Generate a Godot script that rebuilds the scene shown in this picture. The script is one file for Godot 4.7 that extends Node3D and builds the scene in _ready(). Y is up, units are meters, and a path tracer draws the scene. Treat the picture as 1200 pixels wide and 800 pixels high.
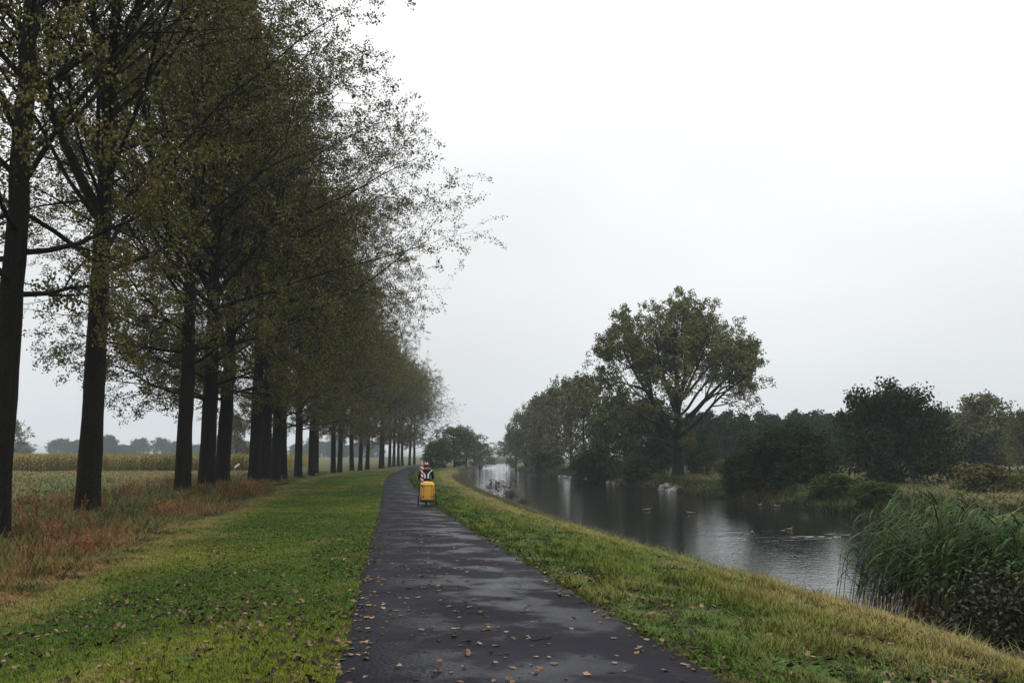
extends Node3D
# A tree-lined towpath beside a canal on an overcast autumn day.
# World: the path runs along -Z from the camera, x is to the right, y up. s = -z.

const EYE := 1.45
const WATER := -1.9

var rng := RandomNumberGenerator.new()
var bumps := FastNoiseLite.new()
var patches := FastNoiseLite.new()
var taken := {}

# ---------------------------------------------------------------- mesh buffer
class MB:
	var v := PackedVector3Array()
	var n := PackedVector3Array()
	var c := PackedColorArray()
	var ix := PackedInt32Array()

	func tri(a: Vector3, b: Vector3, d: Vector3, col: Color) -> void:
		var nn := (d - a).cross(b - a).normalized()
		var k := v.size()
		v.append(a); v.append(b); v.append(d)
		n.append(nn); n.append(nn); n.append(nn)
		c.append(col); c.append(col); c.append(col)
		ix.append(k); ix.append(k + 1); ix.append(k + 2)

	func quad(a: Vector3, b: Vector3, d: Vector3, e: Vector3, col: Color) -> void:
		var nn := (d - a).cross(b - a).normalized()
		var k := v.size()
		v.append(a); v.append(b); v.append(d); v.append(e)
		for i in 4:
			n.append(nn); c.append(col)
		ix.append(k); ix.append(k + 1); ix.append(k + 2)
		ix.append(k); ix.append(k + 2); ix.append(k + 3)

	func leaf(p: Vector3, along: Vector3, side: Vector3, l: float, w: float, col: Color) -> void:
		var m := p + along * (l * 0.42)
		quad(p, m + side * (w * 0.5), p + along * l, m - side * (w * 0.5), col)

	func tube(pts: PackedVector3Array, rad: PackedFloat32Array, sides: int, col: Color, cap := false, rough := 0.0) -> void:
		var k0 := v.size()
		var d := (pts[1] - pts[0]).normalized()
		var u := d.cross(Vector3.RIGHT if absf(d.x) < 0.8 else Vector3.UP).normalized()
		for i in pts.size():
			if i > 0:
				d = (pts[mini(i + 1, pts.size() - 1)] - pts[i - 1]).normalized()
			u = (u - d * u.dot(d)).normalized()
			var w := d.cross(u)
			for j in sides:
				var a := TAU * j / sides
				var dirr := u * cos(a) + w * sin(a)
				var rr := rad[i]
				if rough > 0.0:
					rr *= 1.0 + rough * (0.45 * sin(a * 3.0 + i * 0.25) + 0.55 * sin(j * 2.45 + 1.5 * sin(i * 0.6)) + 0.3 * sin(j * 5.3 + i * 1.7))
				v.append(pts[i] + dirr * rr)
				n.append(dirr)
				c.append(col)
		for i in pts.size() - 1:
			for j in sides:
				var a := k0 + i * sides + j
				var b := k0 + i * sides + (j + 1) % sides
				ix.append(a); ix.append(a + sides); ix.append(b)
				ix.append(b); ix.append(a + sides); ix.append(b + sides)
		if cap:
			for e in [0, pts.size() - 1]:
				var k := v.size()
				var nn: Vector3 = (pts[1] - pts[0]).normalized() * (-1.0 if e == 0 else 1.0)
				if e > 0:
					nn = (pts[e] - pts[e - 1]).normalized()
				v.append(pts[e]); n.append(nn); c.append(col)
				for j in sides:
					v.append(v[k0 + e * sides + j]); n.append(nn); c.append(col)
				for j in sides:
					if e == 0:
						ix.append(k); ix.append(k + 1 + j); ix.append(k + 1 + (j + 1) % sides)
					else:
						ix.append(k); ix.append(k + 1 + (j + 1) % sides); ix.append(k + 1 + j)

	func rod(a: Vector3, b: Vector3, r: float, sides := 8, col := Color.WHITE, r2 := -1.0) -> void:
		tube(PackedVector3Array([a, b]), PackedFloat32Array([r, r if r2 < 0 else r2]), sides, col, true)

	func box(cn: Vector3, sz: Vector3, col := Color.WHITE, bas := Basis()) -> void:
		var h := sz * 0.5
		var p := []
		for i in 8:
			p.append(cn + bas * Vector3(h.x if i & 1 else -h.x, h.y if i & 2 else -h.y, h.z if i & 4 else -h.z))
		for q in [[0, 2, 3, 1], [4, 5, 7, 6], [0, 1, 5, 4], [2, 6, 7, 3], [0, 4, 6, 2], [1, 3, 7, 5]]:
			quad(p[q[0]], p[q[3]], p[q[2]], p[q[1]], col)

	# ring of a wheel lying in the plane with axis x
	func torus(cn: Vector3, big: float, small: float, n1 := 28, n2 := 8, col := Color.WHITE) -> void:
		var k0 := v.size()
		for i in n1:
			var a := TAU * i / n1
			var o := Vector3(0, cos(a), sin(a))
			for j in n2:
				var b := TAU * j / n2
				var dd := o * cos(b) + Vector3.RIGHT * sin(b)
				v.append(cn + o * big + dd * small); n.append(dd); c.append(col)
		for i in n1:
			for j in n2:
				var a := k0 + i * n2 + j
				var b := k0 + i * n2 + (j + 1) % n2
				var d := k0 + ((i + 1) % n1) * n2 + j
				var e := k0 + ((i + 1) % n1) * n2 + (j + 1) % n2
				ix.append(a); ix.append(b); ix.append(d)
				ix.append(b); ix.append(e); ix.append(d)

	# surface through rings of equal point counts; normals are averaged
	func loft(rings: Array, col := Color.WHITE, capped := true) -> void:
		var m: int = rings[0].size()
		var k0 := v.size()
		for r in rings:
			for p in r:
				v.append(p); n.append(Vector3.ZERO); c.append(col)
		var tris := PackedInt32Array()
		for i in rings.size() - 1:
			for j in m:
				var a := k0 + i * m + j
				var b := k0 + i * m + (j + 1) % m
				tris.append_array(PackedInt32Array([a, a + m, b, b, a + m, b + m]))
		if capped:
			for e in [0, rings.size() - 1]:
				var mid := Vector3.ZERO
				for p in rings[e]:
					mid += p / m
				var k := v.size()
				v.append(mid); n.append(Vector3.ZERO); c.append(col)
				for j in m:
					var a: int = k0 + e * m + j
					var b: int = k0 + e * m + (j + 1) % m
					if e == 0:
						tris.append_array(PackedInt32Array([k, a, b]))
					else:
						tris.append_array(PackedInt32Array([k, b, a]))
		smooth(tris)

	func smooth(tris: PackedInt32Array) -> void:
		for t in range(0, tris.size(), 3):
			var nn := (v[tris[t + 2]] - v[tris[t]]).cross(v[tris[t + 1]] - v[tris[t]])
			for q in 3:
				n[tris[t + q]] += nn
		for q in tris:
			if n[q].length_squared() > 0.0:
				n[q] = n[q].normalized()
		ix.append_array(tris)

	func mesh(mat: Material = null) -> ArrayMesh:
		var arr := []
		arr.resize(Mesh.ARRAY_MAX)
		arr[Mesh.ARRAY_VERTEX] = v
		arr[Mesh.ARRAY_NORMAL] = n
		arr[Mesh.ARRAY_COLOR] = c
		arr[Mesh.ARRAY_INDEX] = ix
		var m := ArrayMesh.new()
		m.add_surface_from_arrays(Mesh.PRIMITIVE_TRIANGLES, arr)
		if mat:
			m.surface_set_material(0, mat)
		return m

# ---------------------------------------------------------------- bookkeeping
func numbered(called: String) -> String:
	if not taken.has(called):
		taken[called] = 0
		return called
	taken[called] += 1
	return "%s_%03d" % [called, taken[called]]

func tag(o: Node, label: String, category: String, group := "", kind := "") -> void:
	if label: o.set_meta("label", label)
	if category: o.set_meta("category", category)
	if group: o.set_meta("group", group)
	if kind: o.set_meta("kind", kind)

func part(called: String, m: Mesh, parent: Node, mat: Material = null) -> MeshInstance3D:
	var o := MeshInstance3D.new()
	o.name = called if parent != self else numbered(called)
	o.mesh = m
	if mat:
		o.material_override = null
		o.set_surface_override_material(0, mat)
	parent.add_child(o, true)
	return o

func thing(called: String, at: Vector3, label: String, category: String, group := "") -> Node3D:
	var o := Node3D.new()
	o.name = numbered(called)
	add_child(o)
	o.position = at
	tag(o, label, category, group)
	return o

func scatter(called: String, m: Mesh, xf: Array, cols: PackedColorArray, label: String, category: String) -> void:
	var mm := MultiMesh.new()
	mm.transform_format = MultiMesh.TRANSFORM_3D
	mm.use_colors = true
	mm.mesh = m
	mm.instance_count = xf.size()
	for i in xf.size():
		mm.set_instance_transform(i, xf[i])
		mm.set_instance_color(i, cols[i])
	var o := MultiMeshInstance3D.new()
	o.multimesh = mm
	o.name = numbered(called)
	add_child(o)
	tag(o, label, category, "", "stuff")

func noise_tex(seed_: int, freq: float, octaves: int, size: int, ramp: Array, normal := 0.0) -> NoiseTexture2D:
	var f := FastNoiseLite.new()
	f.seed = seed_
	f.noise_type = FastNoiseLite.TYPE_SIMPLEX_SMOOTH
	f.frequency = freq
	f.fractal_octaves = octaves
	f.fractal_gain = 0.6
	var t := NoiseTexture2D.new()
	t.width = size
	t.height = size
	t.seamless = true
	t.noise = f
	if normal > 0.0:
		t.as_normal_map = true
		t.bump_strength = normal
	elif ramp.size():
		var g := Gradient.new()
		var offs := PackedFloat32Array()
		var cc := PackedColorArray()
		for r in ramp:
			offs.append(r[0]); cc.append(r[1].linear_to_srgb())
		g.offsets = offs
		g.colors = cc
		t.color_ramp = g
	return t

func grey(x: float) -> Color:
	return Color(x, x, x).srgb_to_linear()   # undone by noise_tex: data maps hold plain values

func flat(col: Color, rough := 0.7, metal := 0.0) -> StandardMaterial3D:
	var m := StandardMaterial3D.new()
	m.albedo_color = col.linear_to_srgb()
	m.roughness = rough
	m.metallic = metal
	return m

func vcol(rough := 0.8, back := Color.BLACK) -> StandardMaterial3D:
	var m := StandardMaterial3D.new()
	m.vertex_color_use_as_albedo = true
	m.roughness = rough
	m.metallic_specular = 0.3
	m.cull_mode = BaseMaterial3D.CULL_DISABLED
	if back != Color.BLACK:
		m.backlight_enabled = true
		m.backlight = back.linear_to_srgb()
	return m

func rv(a: float, b: float) -> float:
	return rng.randf_range(a, b)

func rdir() -> Vector3:
	var y := rv(-1, 1)
	var a := rv(0, TAU)
	var r := sqrt(1 - y * y)
	return Vector3(r * cos(a), y, r * sin(a))

# ---------------------------------------------------------------- terrain
func path_height(s: float) -> float:
	if s < 5.0: return 0.0
	if s < 36.0: return -0.0235 * (s - 5.0)
	return -0.7285 - 0.188 * (1.0 - exp(-(s - 36.0) / 8.0))

func bend(s: float) -> float:
	return 0.14 * (sqrt((s - 100.0) * (s - 100.0) + 400.0) + (s - 100.0)) * 0.5 - 0.14

func path_bend(s: float) -> float:
	return 0.5 * bend(s)

func far_bend(s: float) -> float:
	return 0.14 * (sqrt((s - 175.0) * (s - 175.0) + 400.0) + (s - 175.0)) * 0.5

func lawn_edge(s: float) -> float:
	return -5.0 - 0.35 * sin(s * 0.31) - 1.4 * smoothstep(24.0, 45.0, s) - 1.6 * smoothstep(45.0, 75.0, s)

func ground_y(x: float, s: float) -> float:
	var u := x - bend(s)
	var h := path_height(s)
	var y: float
	if u < -0.28:
		var yl := lerpf(-0.42, -0.95, smoothstep(45.0, 85.0, s))
		var le := lawn_edge(s)
		if u > le:
			var t := (u + 0.28) / (le + 0.28)
			y = lerpf(h - 0.01, minf(yl, h) - 0.02, t * t * (3 - 2 * t))
		elif u > -8.0:
			var t := (u - le) / (-8.0 - le)
			y = lerpf(minf(yl, h) - 0.02, yl, t) - 0.3 * sin(t * PI)
		else:
			y = lerpf(yl, -0.75, smoothstep(8.0, 16.0, -u))
	elif u < 2.12:
		y = h - 0.03
	elif u < 4.7:
		var t := (u - 2.12) / 2.58
		y = h - 0.02 - 0.1 * t * t + 0.03 * sin(t * PI)
	else:
		var e := maxf(8.2 - 0.3 * bend(s), 5.3)
		var r := 25.5 + far_bend(s) - bend(s)
		if u < e:
			y = lerpf(h - 0.12, WATER - 0.06, pow((u - 4.7) / (e - 4.7), 1.25))
		elif u < r:
			var m := minf(u - e, r - u)
			y = WATER - 0.06 - 1.1 * smoothstep(0.0, 3.0, m)
		else:
			y = lerpf(WATER - 0.06, -1.0, smoothstep(0.0, 2.2, u - r))
			y = lerpf(y, -0.8, smoothstep(20.0, 60.0, u - r))
		if s > 300.0:
			y = lerpf(y, -0.9, smoothstep(300.0, 340.0, s))
	if u < -0.6 or u > 2.4:
		y += 0.05 * bumps.get_noise_2d(x * 3.0, s * 3.0) * (1.0 if u < 30.0 and u > -20.0 else 3.0)
	return y

func put(x: float, s: float, dy := 0.0) -> Vector3:
	return Vector3(x, ground_y(x, s) + dy, -s)

# ---------------------------------------------------------------- trees
func grow(w: MB, lf: MB, p: Vector3, d: Vector3, l: float, r: float, level: int, q: Dictionary) -> void:
	var last: int = q.levels
	var segs := [7, 6, 4, 3][mini(level, 3)] as int
	if l < 0.8: segs = 2
	var pts := PackedVector3Array([p])
	var rad := PackedFloat32Array([r])
	var dirs := [d]
	var wob: float = q.wobble[mini(level, q.wobble.size() - 1)]
	var lift: float = q.lift[mini(level, q.lift.size() - 1)]
	for i in segs:
		d = (d + rdir() * wob + Vector3.UP * lift).normalized()
		p += d * (l / segs)
		pts.append(p)
		rad.append(maxf(r * (1.0 - 0.82 * (i + 1) / segs), 0.004))
		dirs.append(d)
	if r > q.min_r:
		w.tube(pts, rad, 7 if level <= 1 else (5 if r > 0.03 else 3), q.bark)
	if level < last:
		var count: int = maxi(2, int(round(q.kids[level] * rv(0.85, 1.15))))
		var az := rv(0, TAU)
		for k in count:
			var t: float = lerpf(q.kid_from[level], 1.0, (k + rv(0.2, 0.8)) / count)
			var f := t * segs
			var i := mini(int(f), segs - 1)
			var at := pts[i].lerp(pts[i + 1], f - i)
			var dd: Vector3 = dirs[i + 1]
			az += 2.4 + rv(-0.5, 0.5)
			var pu := dd.cross(Vector3.UP if absf(dd.y) < 0.9 else Vector3.RIGHT).normalized().rotated(dd, az)
			var ang: float = q.angle[level] * rv(0.7, 1.25)
			var nd := (dd * cos(ang) + pu * sin(ang)).normalized()
			var nl: float = l * q.ratio[level] * rv(0.75, 1.2) * (1.12 - 0.42 * t)
			grow(w, lf, at, nd, nl, maxf(lerpf(rad[i], rad[i + 1], f - i) * 0.6, 0.005), level + 1, q)
	if level >= last - 1:
		var cnt: int = int(q.leaves * (1.0 if level == last else 0.5) * rv(0.7, 1.3))
		var tone := rv(0, 1)
		var col_a: Color = q.leaf_a
		var col_b: Color = q.leaf_b
		for k in cnt:
			var t := lerpf(0.12, 1.0, sqrt(rv(0, 1)))
			var f := t * segs
			var i := mini(int(f), segs - 1)
			var at: Vector3 = pts[i].lerp(pts[i + 1], f - i) + rdir() * (q.spread * rv(0.2, 1.0))
			if at.y < q.floor_y: continue
			var al: Vector3 = (rdir() + Vector3.DOWN * q.hang).normalized()
			var sd: Vector3 = al.cross(rdir()).normalized()
			var cc := col_a.lerp(col_b, clampf(tone * 0.6 + rv(0, 1) * 0.5 - 0.05, 0, 1)) * rv(0.75, 1.25)
			var sz: float = q.leaf * rv(0.7, 1.25)
			lf.leaf(at, al, sd, sz, sz * q.leaf_w, cc)

# A tree or bush: returns [wood mesh, crown mesh]. The crown fills an ellipsoid.
func make_tree(seed_: int, q: Dictionary) -> Array:
	rng.seed = seed_
	var w := MB.new()
	var lf := MB.new()
	var h: float = q.height
	var top: float = h * q.trunk_to
	var n := 14 if h < 12.0 else 36
	var pts := PackedVector3Array()
	var rad := PackedFloat32Array()
	var lean: Vector3 = Vector3(rv(-1, 1), 0, rv(-1, 1)) * q.lean
	var bow: Vector3 = Vector3(rv(-1, 1), 0, rv(-1, 1)) * q.lean
	for i in n + 1:
		var t := float(i) / n
		pts.append(Vector3(0, top * t, 0) + lean * t * top + bow * sin(t * PI * 1.3) * top * 0.5 + Vector3(rv(-1, 1), 0, rv(-1, 1)) * 0.012 * 14.0 / n * top * t)
		rad.append(q.radius * (1.0 - 0.8 * pow(t, 1.1)) * (1.0 + 0.32 * exp(-t * top / 0.45)))
	pts[0].y = -0.35
	w.tube(pts, rad, 12 if h < 12.0 else 30, q.bark, true, 0.05 if h < 12.0 else 0.085)
	var limbs: int = q.limbs
	var az := rv(0, TAU)
	var ce: Vector3 = q.centre
	var er: Vector3 = q.radii
	for k in limbs:
		var t: float = lerpf(q.first, 0.99, pow((k + rv(0.1, 0.9)) / limbs, q.get("pack", 1.0)))
		var f := t * n
		var i := mini(int(f), n - 1)
		var at := pts[i].lerp(pts[i + 1], f - i)
		az += 2.4 + rv(-0.45, 0.45)
		var el: float = lerpf(q.elev[0], q.elev[1], (t - q.first) / (1.0 - q.first)) + rv(-0.15, 0.15)
		var low: bool = q.has("low") and t < q.first + 0.1
		if low: el = rv(0.05, 0.35)
		var d := Vector3(cos(az) * cos(el), sin(el), sin(az) * cos(el))
		# distance to the ellipsoid
		var o := (at - ce) / er
		var dd := d / er
		var b := o.dot(dd)
		var c2 := o.dot(o) - 1.0
		var a2 := dd.dot(dd)
		var disc := b * b - a2 * c2
		var l := 2.0
		if disc > 0.0:
			l = (-b + sqrt(disc)) / a2
		l = clampf(l * (rv(0.45, 0.75) if low else rv(0.74, 0.98)), h * 0.06, h)
		grow(w, lf, at, d, l, minf(q.radius * q.get("limb_r", 0.5), lerpf(rad[i], rad[i + 1], f - i) * rv(0.3, 0.58)), 1, q)
	for e in q.get("forks", []):
		var f: float = e[0] * n
		var i := int(f)
		var at := pts[i].lerp(pts[i + 1], f - i)
		grow(w, lf, at, Vector3(cos(e[1]) * cos(e[2]), sin(e[2]), sin(e[1]) * cos(e[2])), e[3], rad[i] * 0.72, 0, q)
	return [w.mesh(), lf.mesh()]

func plant_tree(called: String, kind: Array, at: Vector3, turn: float, size: Vector3, wood: Material, leaf: Material, label: String, category: String, group := "", trunk_name := "trunk") -> Node3D:
	var o := thing(called, at, label, category, group)
	o.basis = Basis(Vector3.UP, turn).scaled_local(size)
	part(trunk_name, kind[0], o, wood)
	part("crown", kind[1], o, leaf)
	return o

# ---------------------------------------------------------------- surface nets for bodies
func cap_dist(p: Vector3, b: Array) -> float:
	var a: Vector3 = b[0]
	var e: Vector3 = b[1]
	var ab := e - a
	var t := clampf((p - a).dot(ab) / maxf(ab.length_squared(), 1e-8), 0, 1)
	return (p - a - ab * t).length() - lerpf(b[2], b[3], t)

func body_mesh(m: MB, bones: Array, cell: float, k: float, paint: Callable) -> void:
	var lo := Vector3(1e9, 1e9, 1e9)
	var hi := -lo
	for b in bones:
		var r: float = maxf(b[2], b[3]) + cell * 3.0
		for e in 2:
			lo = lo.min(b[e] - Vector3(r, r, r))
			hi = hi.max(b[e] + Vector3(r, r, r))
	var nx := int((hi.x - lo.x) / cell) + 2
	var ny := int((hi.y - lo.y) / cell) + 2
	var nz := int((hi.z - lo.z) / cell) + 2
	var fld := PackedFloat32Array()
	fld.resize(nx * ny * nz)
	fld.fill(1.0)
	for b in bones:
		var r: float = maxf(b[2], b[3]) + cell * 2.0 + k
		var l0: Vector3 = ((b[0] as Vector3).min(b[1]) - Vector3(r, r, r) - lo) / cell
		var h0: Vector3 = ((b[0] as Vector3).max(b[1]) + Vector3(r, r, r) - lo) / cell
		for z in range(maxi(0, int(l0.z)), mini(nz, int(h0.z) + 2)):
			for y in range(maxi(0, int(l0.y)), mini(ny, int(h0.y) + 2)):
				for x in range(maxi(0, int(l0.x)), mini(nx, int(h0.x) + 2)):
					var i := (z * ny + y) * nx + x
					var d := cap_dist(lo + Vector3(x, y, z) * cell, b)
					var f := fld[i]
					var hh := clampf(0.5 + 0.5 * (f - d) / k, 0, 1)
					fld[i] = lerpf(f, d, hh) - k * hh * (1.0 - hh)
	var idx := {}
	var first := m.v.size()
	var corner := [0, 1, nx, nx + 1, nx * ny, nx * ny + 1, nx * ny + nx, nx * ny + nx + 1]
	for z in nz - 1:
		for y in ny - 1:
			for x in nx - 1:
				var i := (z * ny + y) * nx + x
				var neg := 0
				for q in 8:
					if fld[i + corner[q]] < 0.0: neg += 1
				if neg == 0 or neg == 8: continue
				var sum := Vector3.ZERO
				var cnt := 0
				for e in [[0, 1], [2, 3], [4, 5], [6, 7], [0, 2], [1, 3], [4, 6], [5, 7], [0, 4], [1, 5], [2, 6], [3, 7]]:
					var fa := fld[i + corner[e[0]]]
					var fb := fld[i + corner[e[1]]]
					if (fa < 0.0) != (fb < 0.0):
						var t := fa / (fa - fb)
						var pa := Vector3(e[0] & 1, (e[0] >> 1) & 1, e[0] >> 2)
						var pb := Vector3(e[1] & 1, (e[1] >> 1) & 1, e[1] >> 2)
						sum += pa.lerp(pb, t)
						cnt += 1
				var p := lo + (Vector3(x, y, z) + sum / cnt) * cell
				idx[i] = m.v.size()
				m.v.append(p)
				m.n.append(Vector3.ZERO)
				m.c.append(paint.call(p))
	var tris := PackedInt32Array()
	for i in idx:
		for ax in 3:
			var st: int = [1, nx, nx * ny][ax]
			var s1: int = [nx, nx * ny, 1][ax]
			var s2: int = [nx * ny, 1, nx][ax]
			var fa := fld[i]
			var fb := fld[i + st]
			if (fa < 0.0) == (fb < 0.0): continue
			if not (idx.has(i - s1) and idx.has(i - s2) and idx.has(i - s1 - s2)): continue
			var a: int = idx[i]
			var b: int = idx[i - s1]
			var c2: int = idx[i - s1 - s2]
			var d: int = idx[i - s2]
			if fa < 0.0:
				tris.append_array(PackedInt32Array([a, d, c2, a, c2, b]))
			else:
				tris.append_array(PackedInt32Array([a, b, c2, a, c2, d]))
	m.smooth(tris)

# ================================================================ scene
func _ready() -> void:
	bumps.seed = 5
	bumps.frequency = 0.12
	patches.seed = 11
	patches.frequency = 0.09
	patches.fractal_octaves = 3
	# camera
	var cam := Camera3D.new()
	cam.name = "camera"
	cam.position = Vector3(0, EYE, 0)
	cam.rotation = Vector3(deg_to_rad(7.23), deg_to_rad(-8.1), 0)
	cam.fov = 42.07
	cam.near = 0.1
	cam.far = 4000
	add_child(cam)
	cam.current = true
	# sky, sun, exposure
	var env := Environment.new()
	env.background_mode = Environment.BG_SKY
	env.tonemap_mode = Environment.TONE_MAPPER_LINEAR
	env.tonemap_exposure = 1.1
	env.sdfgi_enabled = true
	env.ssao_enabled = true
	env.ssil_enabled = true
	env.fog_enabled = true
	env.fog_density = 0.00042
	env.fog_light_color = Color(0.86, 0.91, 0.95)
	var sky := Sky.new()
	var pano := PanoramaSkyMaterial.new()
	pano.panorama = overcast()
	sky.sky_material = pano
	env.sky = sky
	var we := WorldEnvironment.new()
	we.name = "world_environment"
	we.environment = env
	add_child(we)
	var sun := DirectionalLight3D.new()
	sun.name = "sun"
	sun.light_energy = 0.3
	sun.light_angular_distance = 40.0
	sun.light_color = Color(1.0, 0.985, 0.96)
	sun.shadow_enabled = true
	sun.rotation = Vector3(deg_to_rad(-52), deg_to_rad(-150), 0)
	add_child(sun)
	materials()
	land()
	water()
	poplar_row()
	far_bank()
	far_left()
	grasses()
	reeds()
	ducks()
	rider()
	litter()

var M := {}

func overcast() -> ImageTexture:
	var wd := 512
	var ht := 256
	var im := Image.create(wd, ht, false, Image.FORMAT_RGBF)
	var f := FastNoiseLite.new()
	f.seed = 3
	f.frequency = 0.8
	f.fractal_octaves = 4
	for y in ht:
		var el := PI * (0.5 - (y + 0.5) / ht)
		for x in wd:
			var a := TAU * x / wd
			var d := Vector3(cos(a) * cos(el), sin(el) * 2.2, sin(a) * cos(el))
			var n := f.get_noise_3dv(d * 1.4)
			var up := clampf(sin(el), 0, 1)
			# an overcast sky is brightest overhead and fades evenly to the horizon
			var l := 0.73 + 0.2 * up + 1.2 * up * up
			var c := Color(0.955, 1.0, 1.025).lerp(Color(0.99, 1.0, 1.0), clampf(up * 2.0, 0, 1)) * l
			c *= 1.0 + 0.14 * n
			if el < 0.0:
				c = Color(0.1, 0.11, 0.09)
			im.set_pixel(x, y, c)
	return ImageTexture.create_from_image(im)

func materials() -> void:
	var g := vcol(0.95)
	g.albedo_texture = noise_tex(21, 0.012, 5, 512, [[0.0, Color(0.55, 0.5, 0.4)], [0.5, Color(0.95, 0.95, 0.95)], [1.0, Color(1.25, 1.3, 1.1)]])
	g.uv1_triplanar = true
	g.uv1_world_triplanar = true
	g.uv1_scale = Vector3(0.4, 0.4, 0.4)
	M.ground = g
	var a := StandardMaterial3D.new()
	a.albedo_texture = noise_tex(31, 0.002, 9, 2048, [[0.0, Color(0.006, 0.006, 0.0095)], [0.5, Color(0.0105, 0.0102, 0.016)], [1.0, Color(0.021, 0.0205, 0.029)]])
	a.roughness_texture = noise_tex(37, 0.006, 6, 1024, [[0.0, grey(0.26)], [0.36, grey(0.4)], [0.52, grey(0.72)], [1.0, grey(0.85)]])
	a.roughness_texture_channel = BaseMaterial3D.TEXTURE_CHANNEL_GRAYSCALE
	a.roughness = 1.0
	a.metallic_specular = 0.185
	a.heightmap_enabled = true
	a.heightmap_texture = noise_tex(41, 0.1, 4, 2048, [])
	a.heightmap_scale = 0.6
	a.uv1_triplanar = true
	a.uv1_world_triplanar = true
	a.uv1_scale = Vector3(0.09, 0.09, 0.09)
	M.asphalt = a
	var b := vcol(0.95)
	b.albedo_texture = noise_tex(51, 0.03, 5, 512, [[0.0, Color(0.3, 0.27, 0.25)], [0.45, Color(0.8, 0.75, 0.68)], [0.62, Color(0.95, 1.1, 0.7)], [1.0, Color(1.7, 1.6, 1.4)]])
	b.heightmap_enabled = true
	b.heightmap_texture = noise_tex(52, 0.05, 4, 512, [])
	b.heightmap_scale = 6.0
	b.uv1_triplanar = true
	b.uv1_scale = Vector3(1.6, 0.35, 1.6)
	M.bark = b
	M.leaf = vcol(0.6, Color(0.05, 0.05, 0.012))
	M.bush = vcol(0.8, Color(0.012, 0.02, 0.006))
	M.bush.metallic_specular = 0.12
	M.grass = vcol(0.75, Color(0.03, 0.045, 0.006))
	M.dead = vcol(0.9)
	M.litter = vcol(0.95)
	var w := StandardMaterial3D.new()
	w.albedo_color = Color(0.012, 0.014, 0.012).linear_to_srgb()
	w.roughness = 0.04
	w.metallic_specular = 0.5
	w.normal_enabled = true
	w.normal_texture = noise_tex(61, 0.03, 4, 512, [], 3.0)
	w.normal_scale = 0.2
	w.uv1_triplanar = true
	w.uv1_world_triplanar = true
	w.uv1_scale = Vector3(0.25, 0.25, 0.25)
	M.water = w

func strip(vals: Array) -> PackedFloat32Array:
	# [[start, step], ..., end]
	var out := PackedFloat32Array()
	for i in vals.size() - 1:
		var x: float = vals[i][0]
		var e: float = vals[i + 1][0] if vals[i + 1] is Array else vals[i + 1]
		while x < e - 1e-4:
			out.append(x)
			x += vals[i][1]
	out.append(vals[vals.size() - 1])
	return out

func sheet(us: PackedFloat32Array, ss: PackedFloat32Array, bent: bool, fn: Callable, paint: Callable) -> MB:
	var m := MB.new()
	var nu := us.size()
	for s in ss:
		var b := bend(s) if bent else 0.0
		for u in us:
			var x := u + b
			m.v.append(Vector3(x, fn.call(x, s), -s))
			m.n.append(Vector3.ZERO)
			m.c.append(paint.call(u, s))
	var tris := PackedInt32Array()
	for i in ss.size() - 1:
		for j in nu - 1:
			var a := i * nu + j
			tris.append_array(PackedInt32Array([a, a + nu, a + 1, a + 1, a + nu, a + nu + 1]))
	m.smooth(tris)
	return m

func ground_paint(u: float, s: float) -> Color:
	var p := patches.get_noise_2d(u * 4.0, s * 4.0)
	var r := 25.5 + far_bend(s) - bend(s)
	var green := Color(0.05, 0.062, 0.014)
	var tan_ := Color(0.095, 0.08, 0.032)
	var mud := Color(0.032, 0.026, 0.017)
	if u > 7.6 - minf(0.3 * bend(s), 2.9) and u < r + 0.5: return mud
	if u < lawn_edge(s):
		if u > -9.0: return mud.lerp(Color(0.07, 0.045, 0.02), 0.5 + 0.5 * p)
		return green.lerp(tan_, clampf(0.5 + p, 0, 1))
	if u > r: return green.lerp(tan_, clampf(0.55 + p, 0, 1))
	return green.lerp(tan_, clampf(0.3 + p * 0.8, 0, 1))

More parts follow.
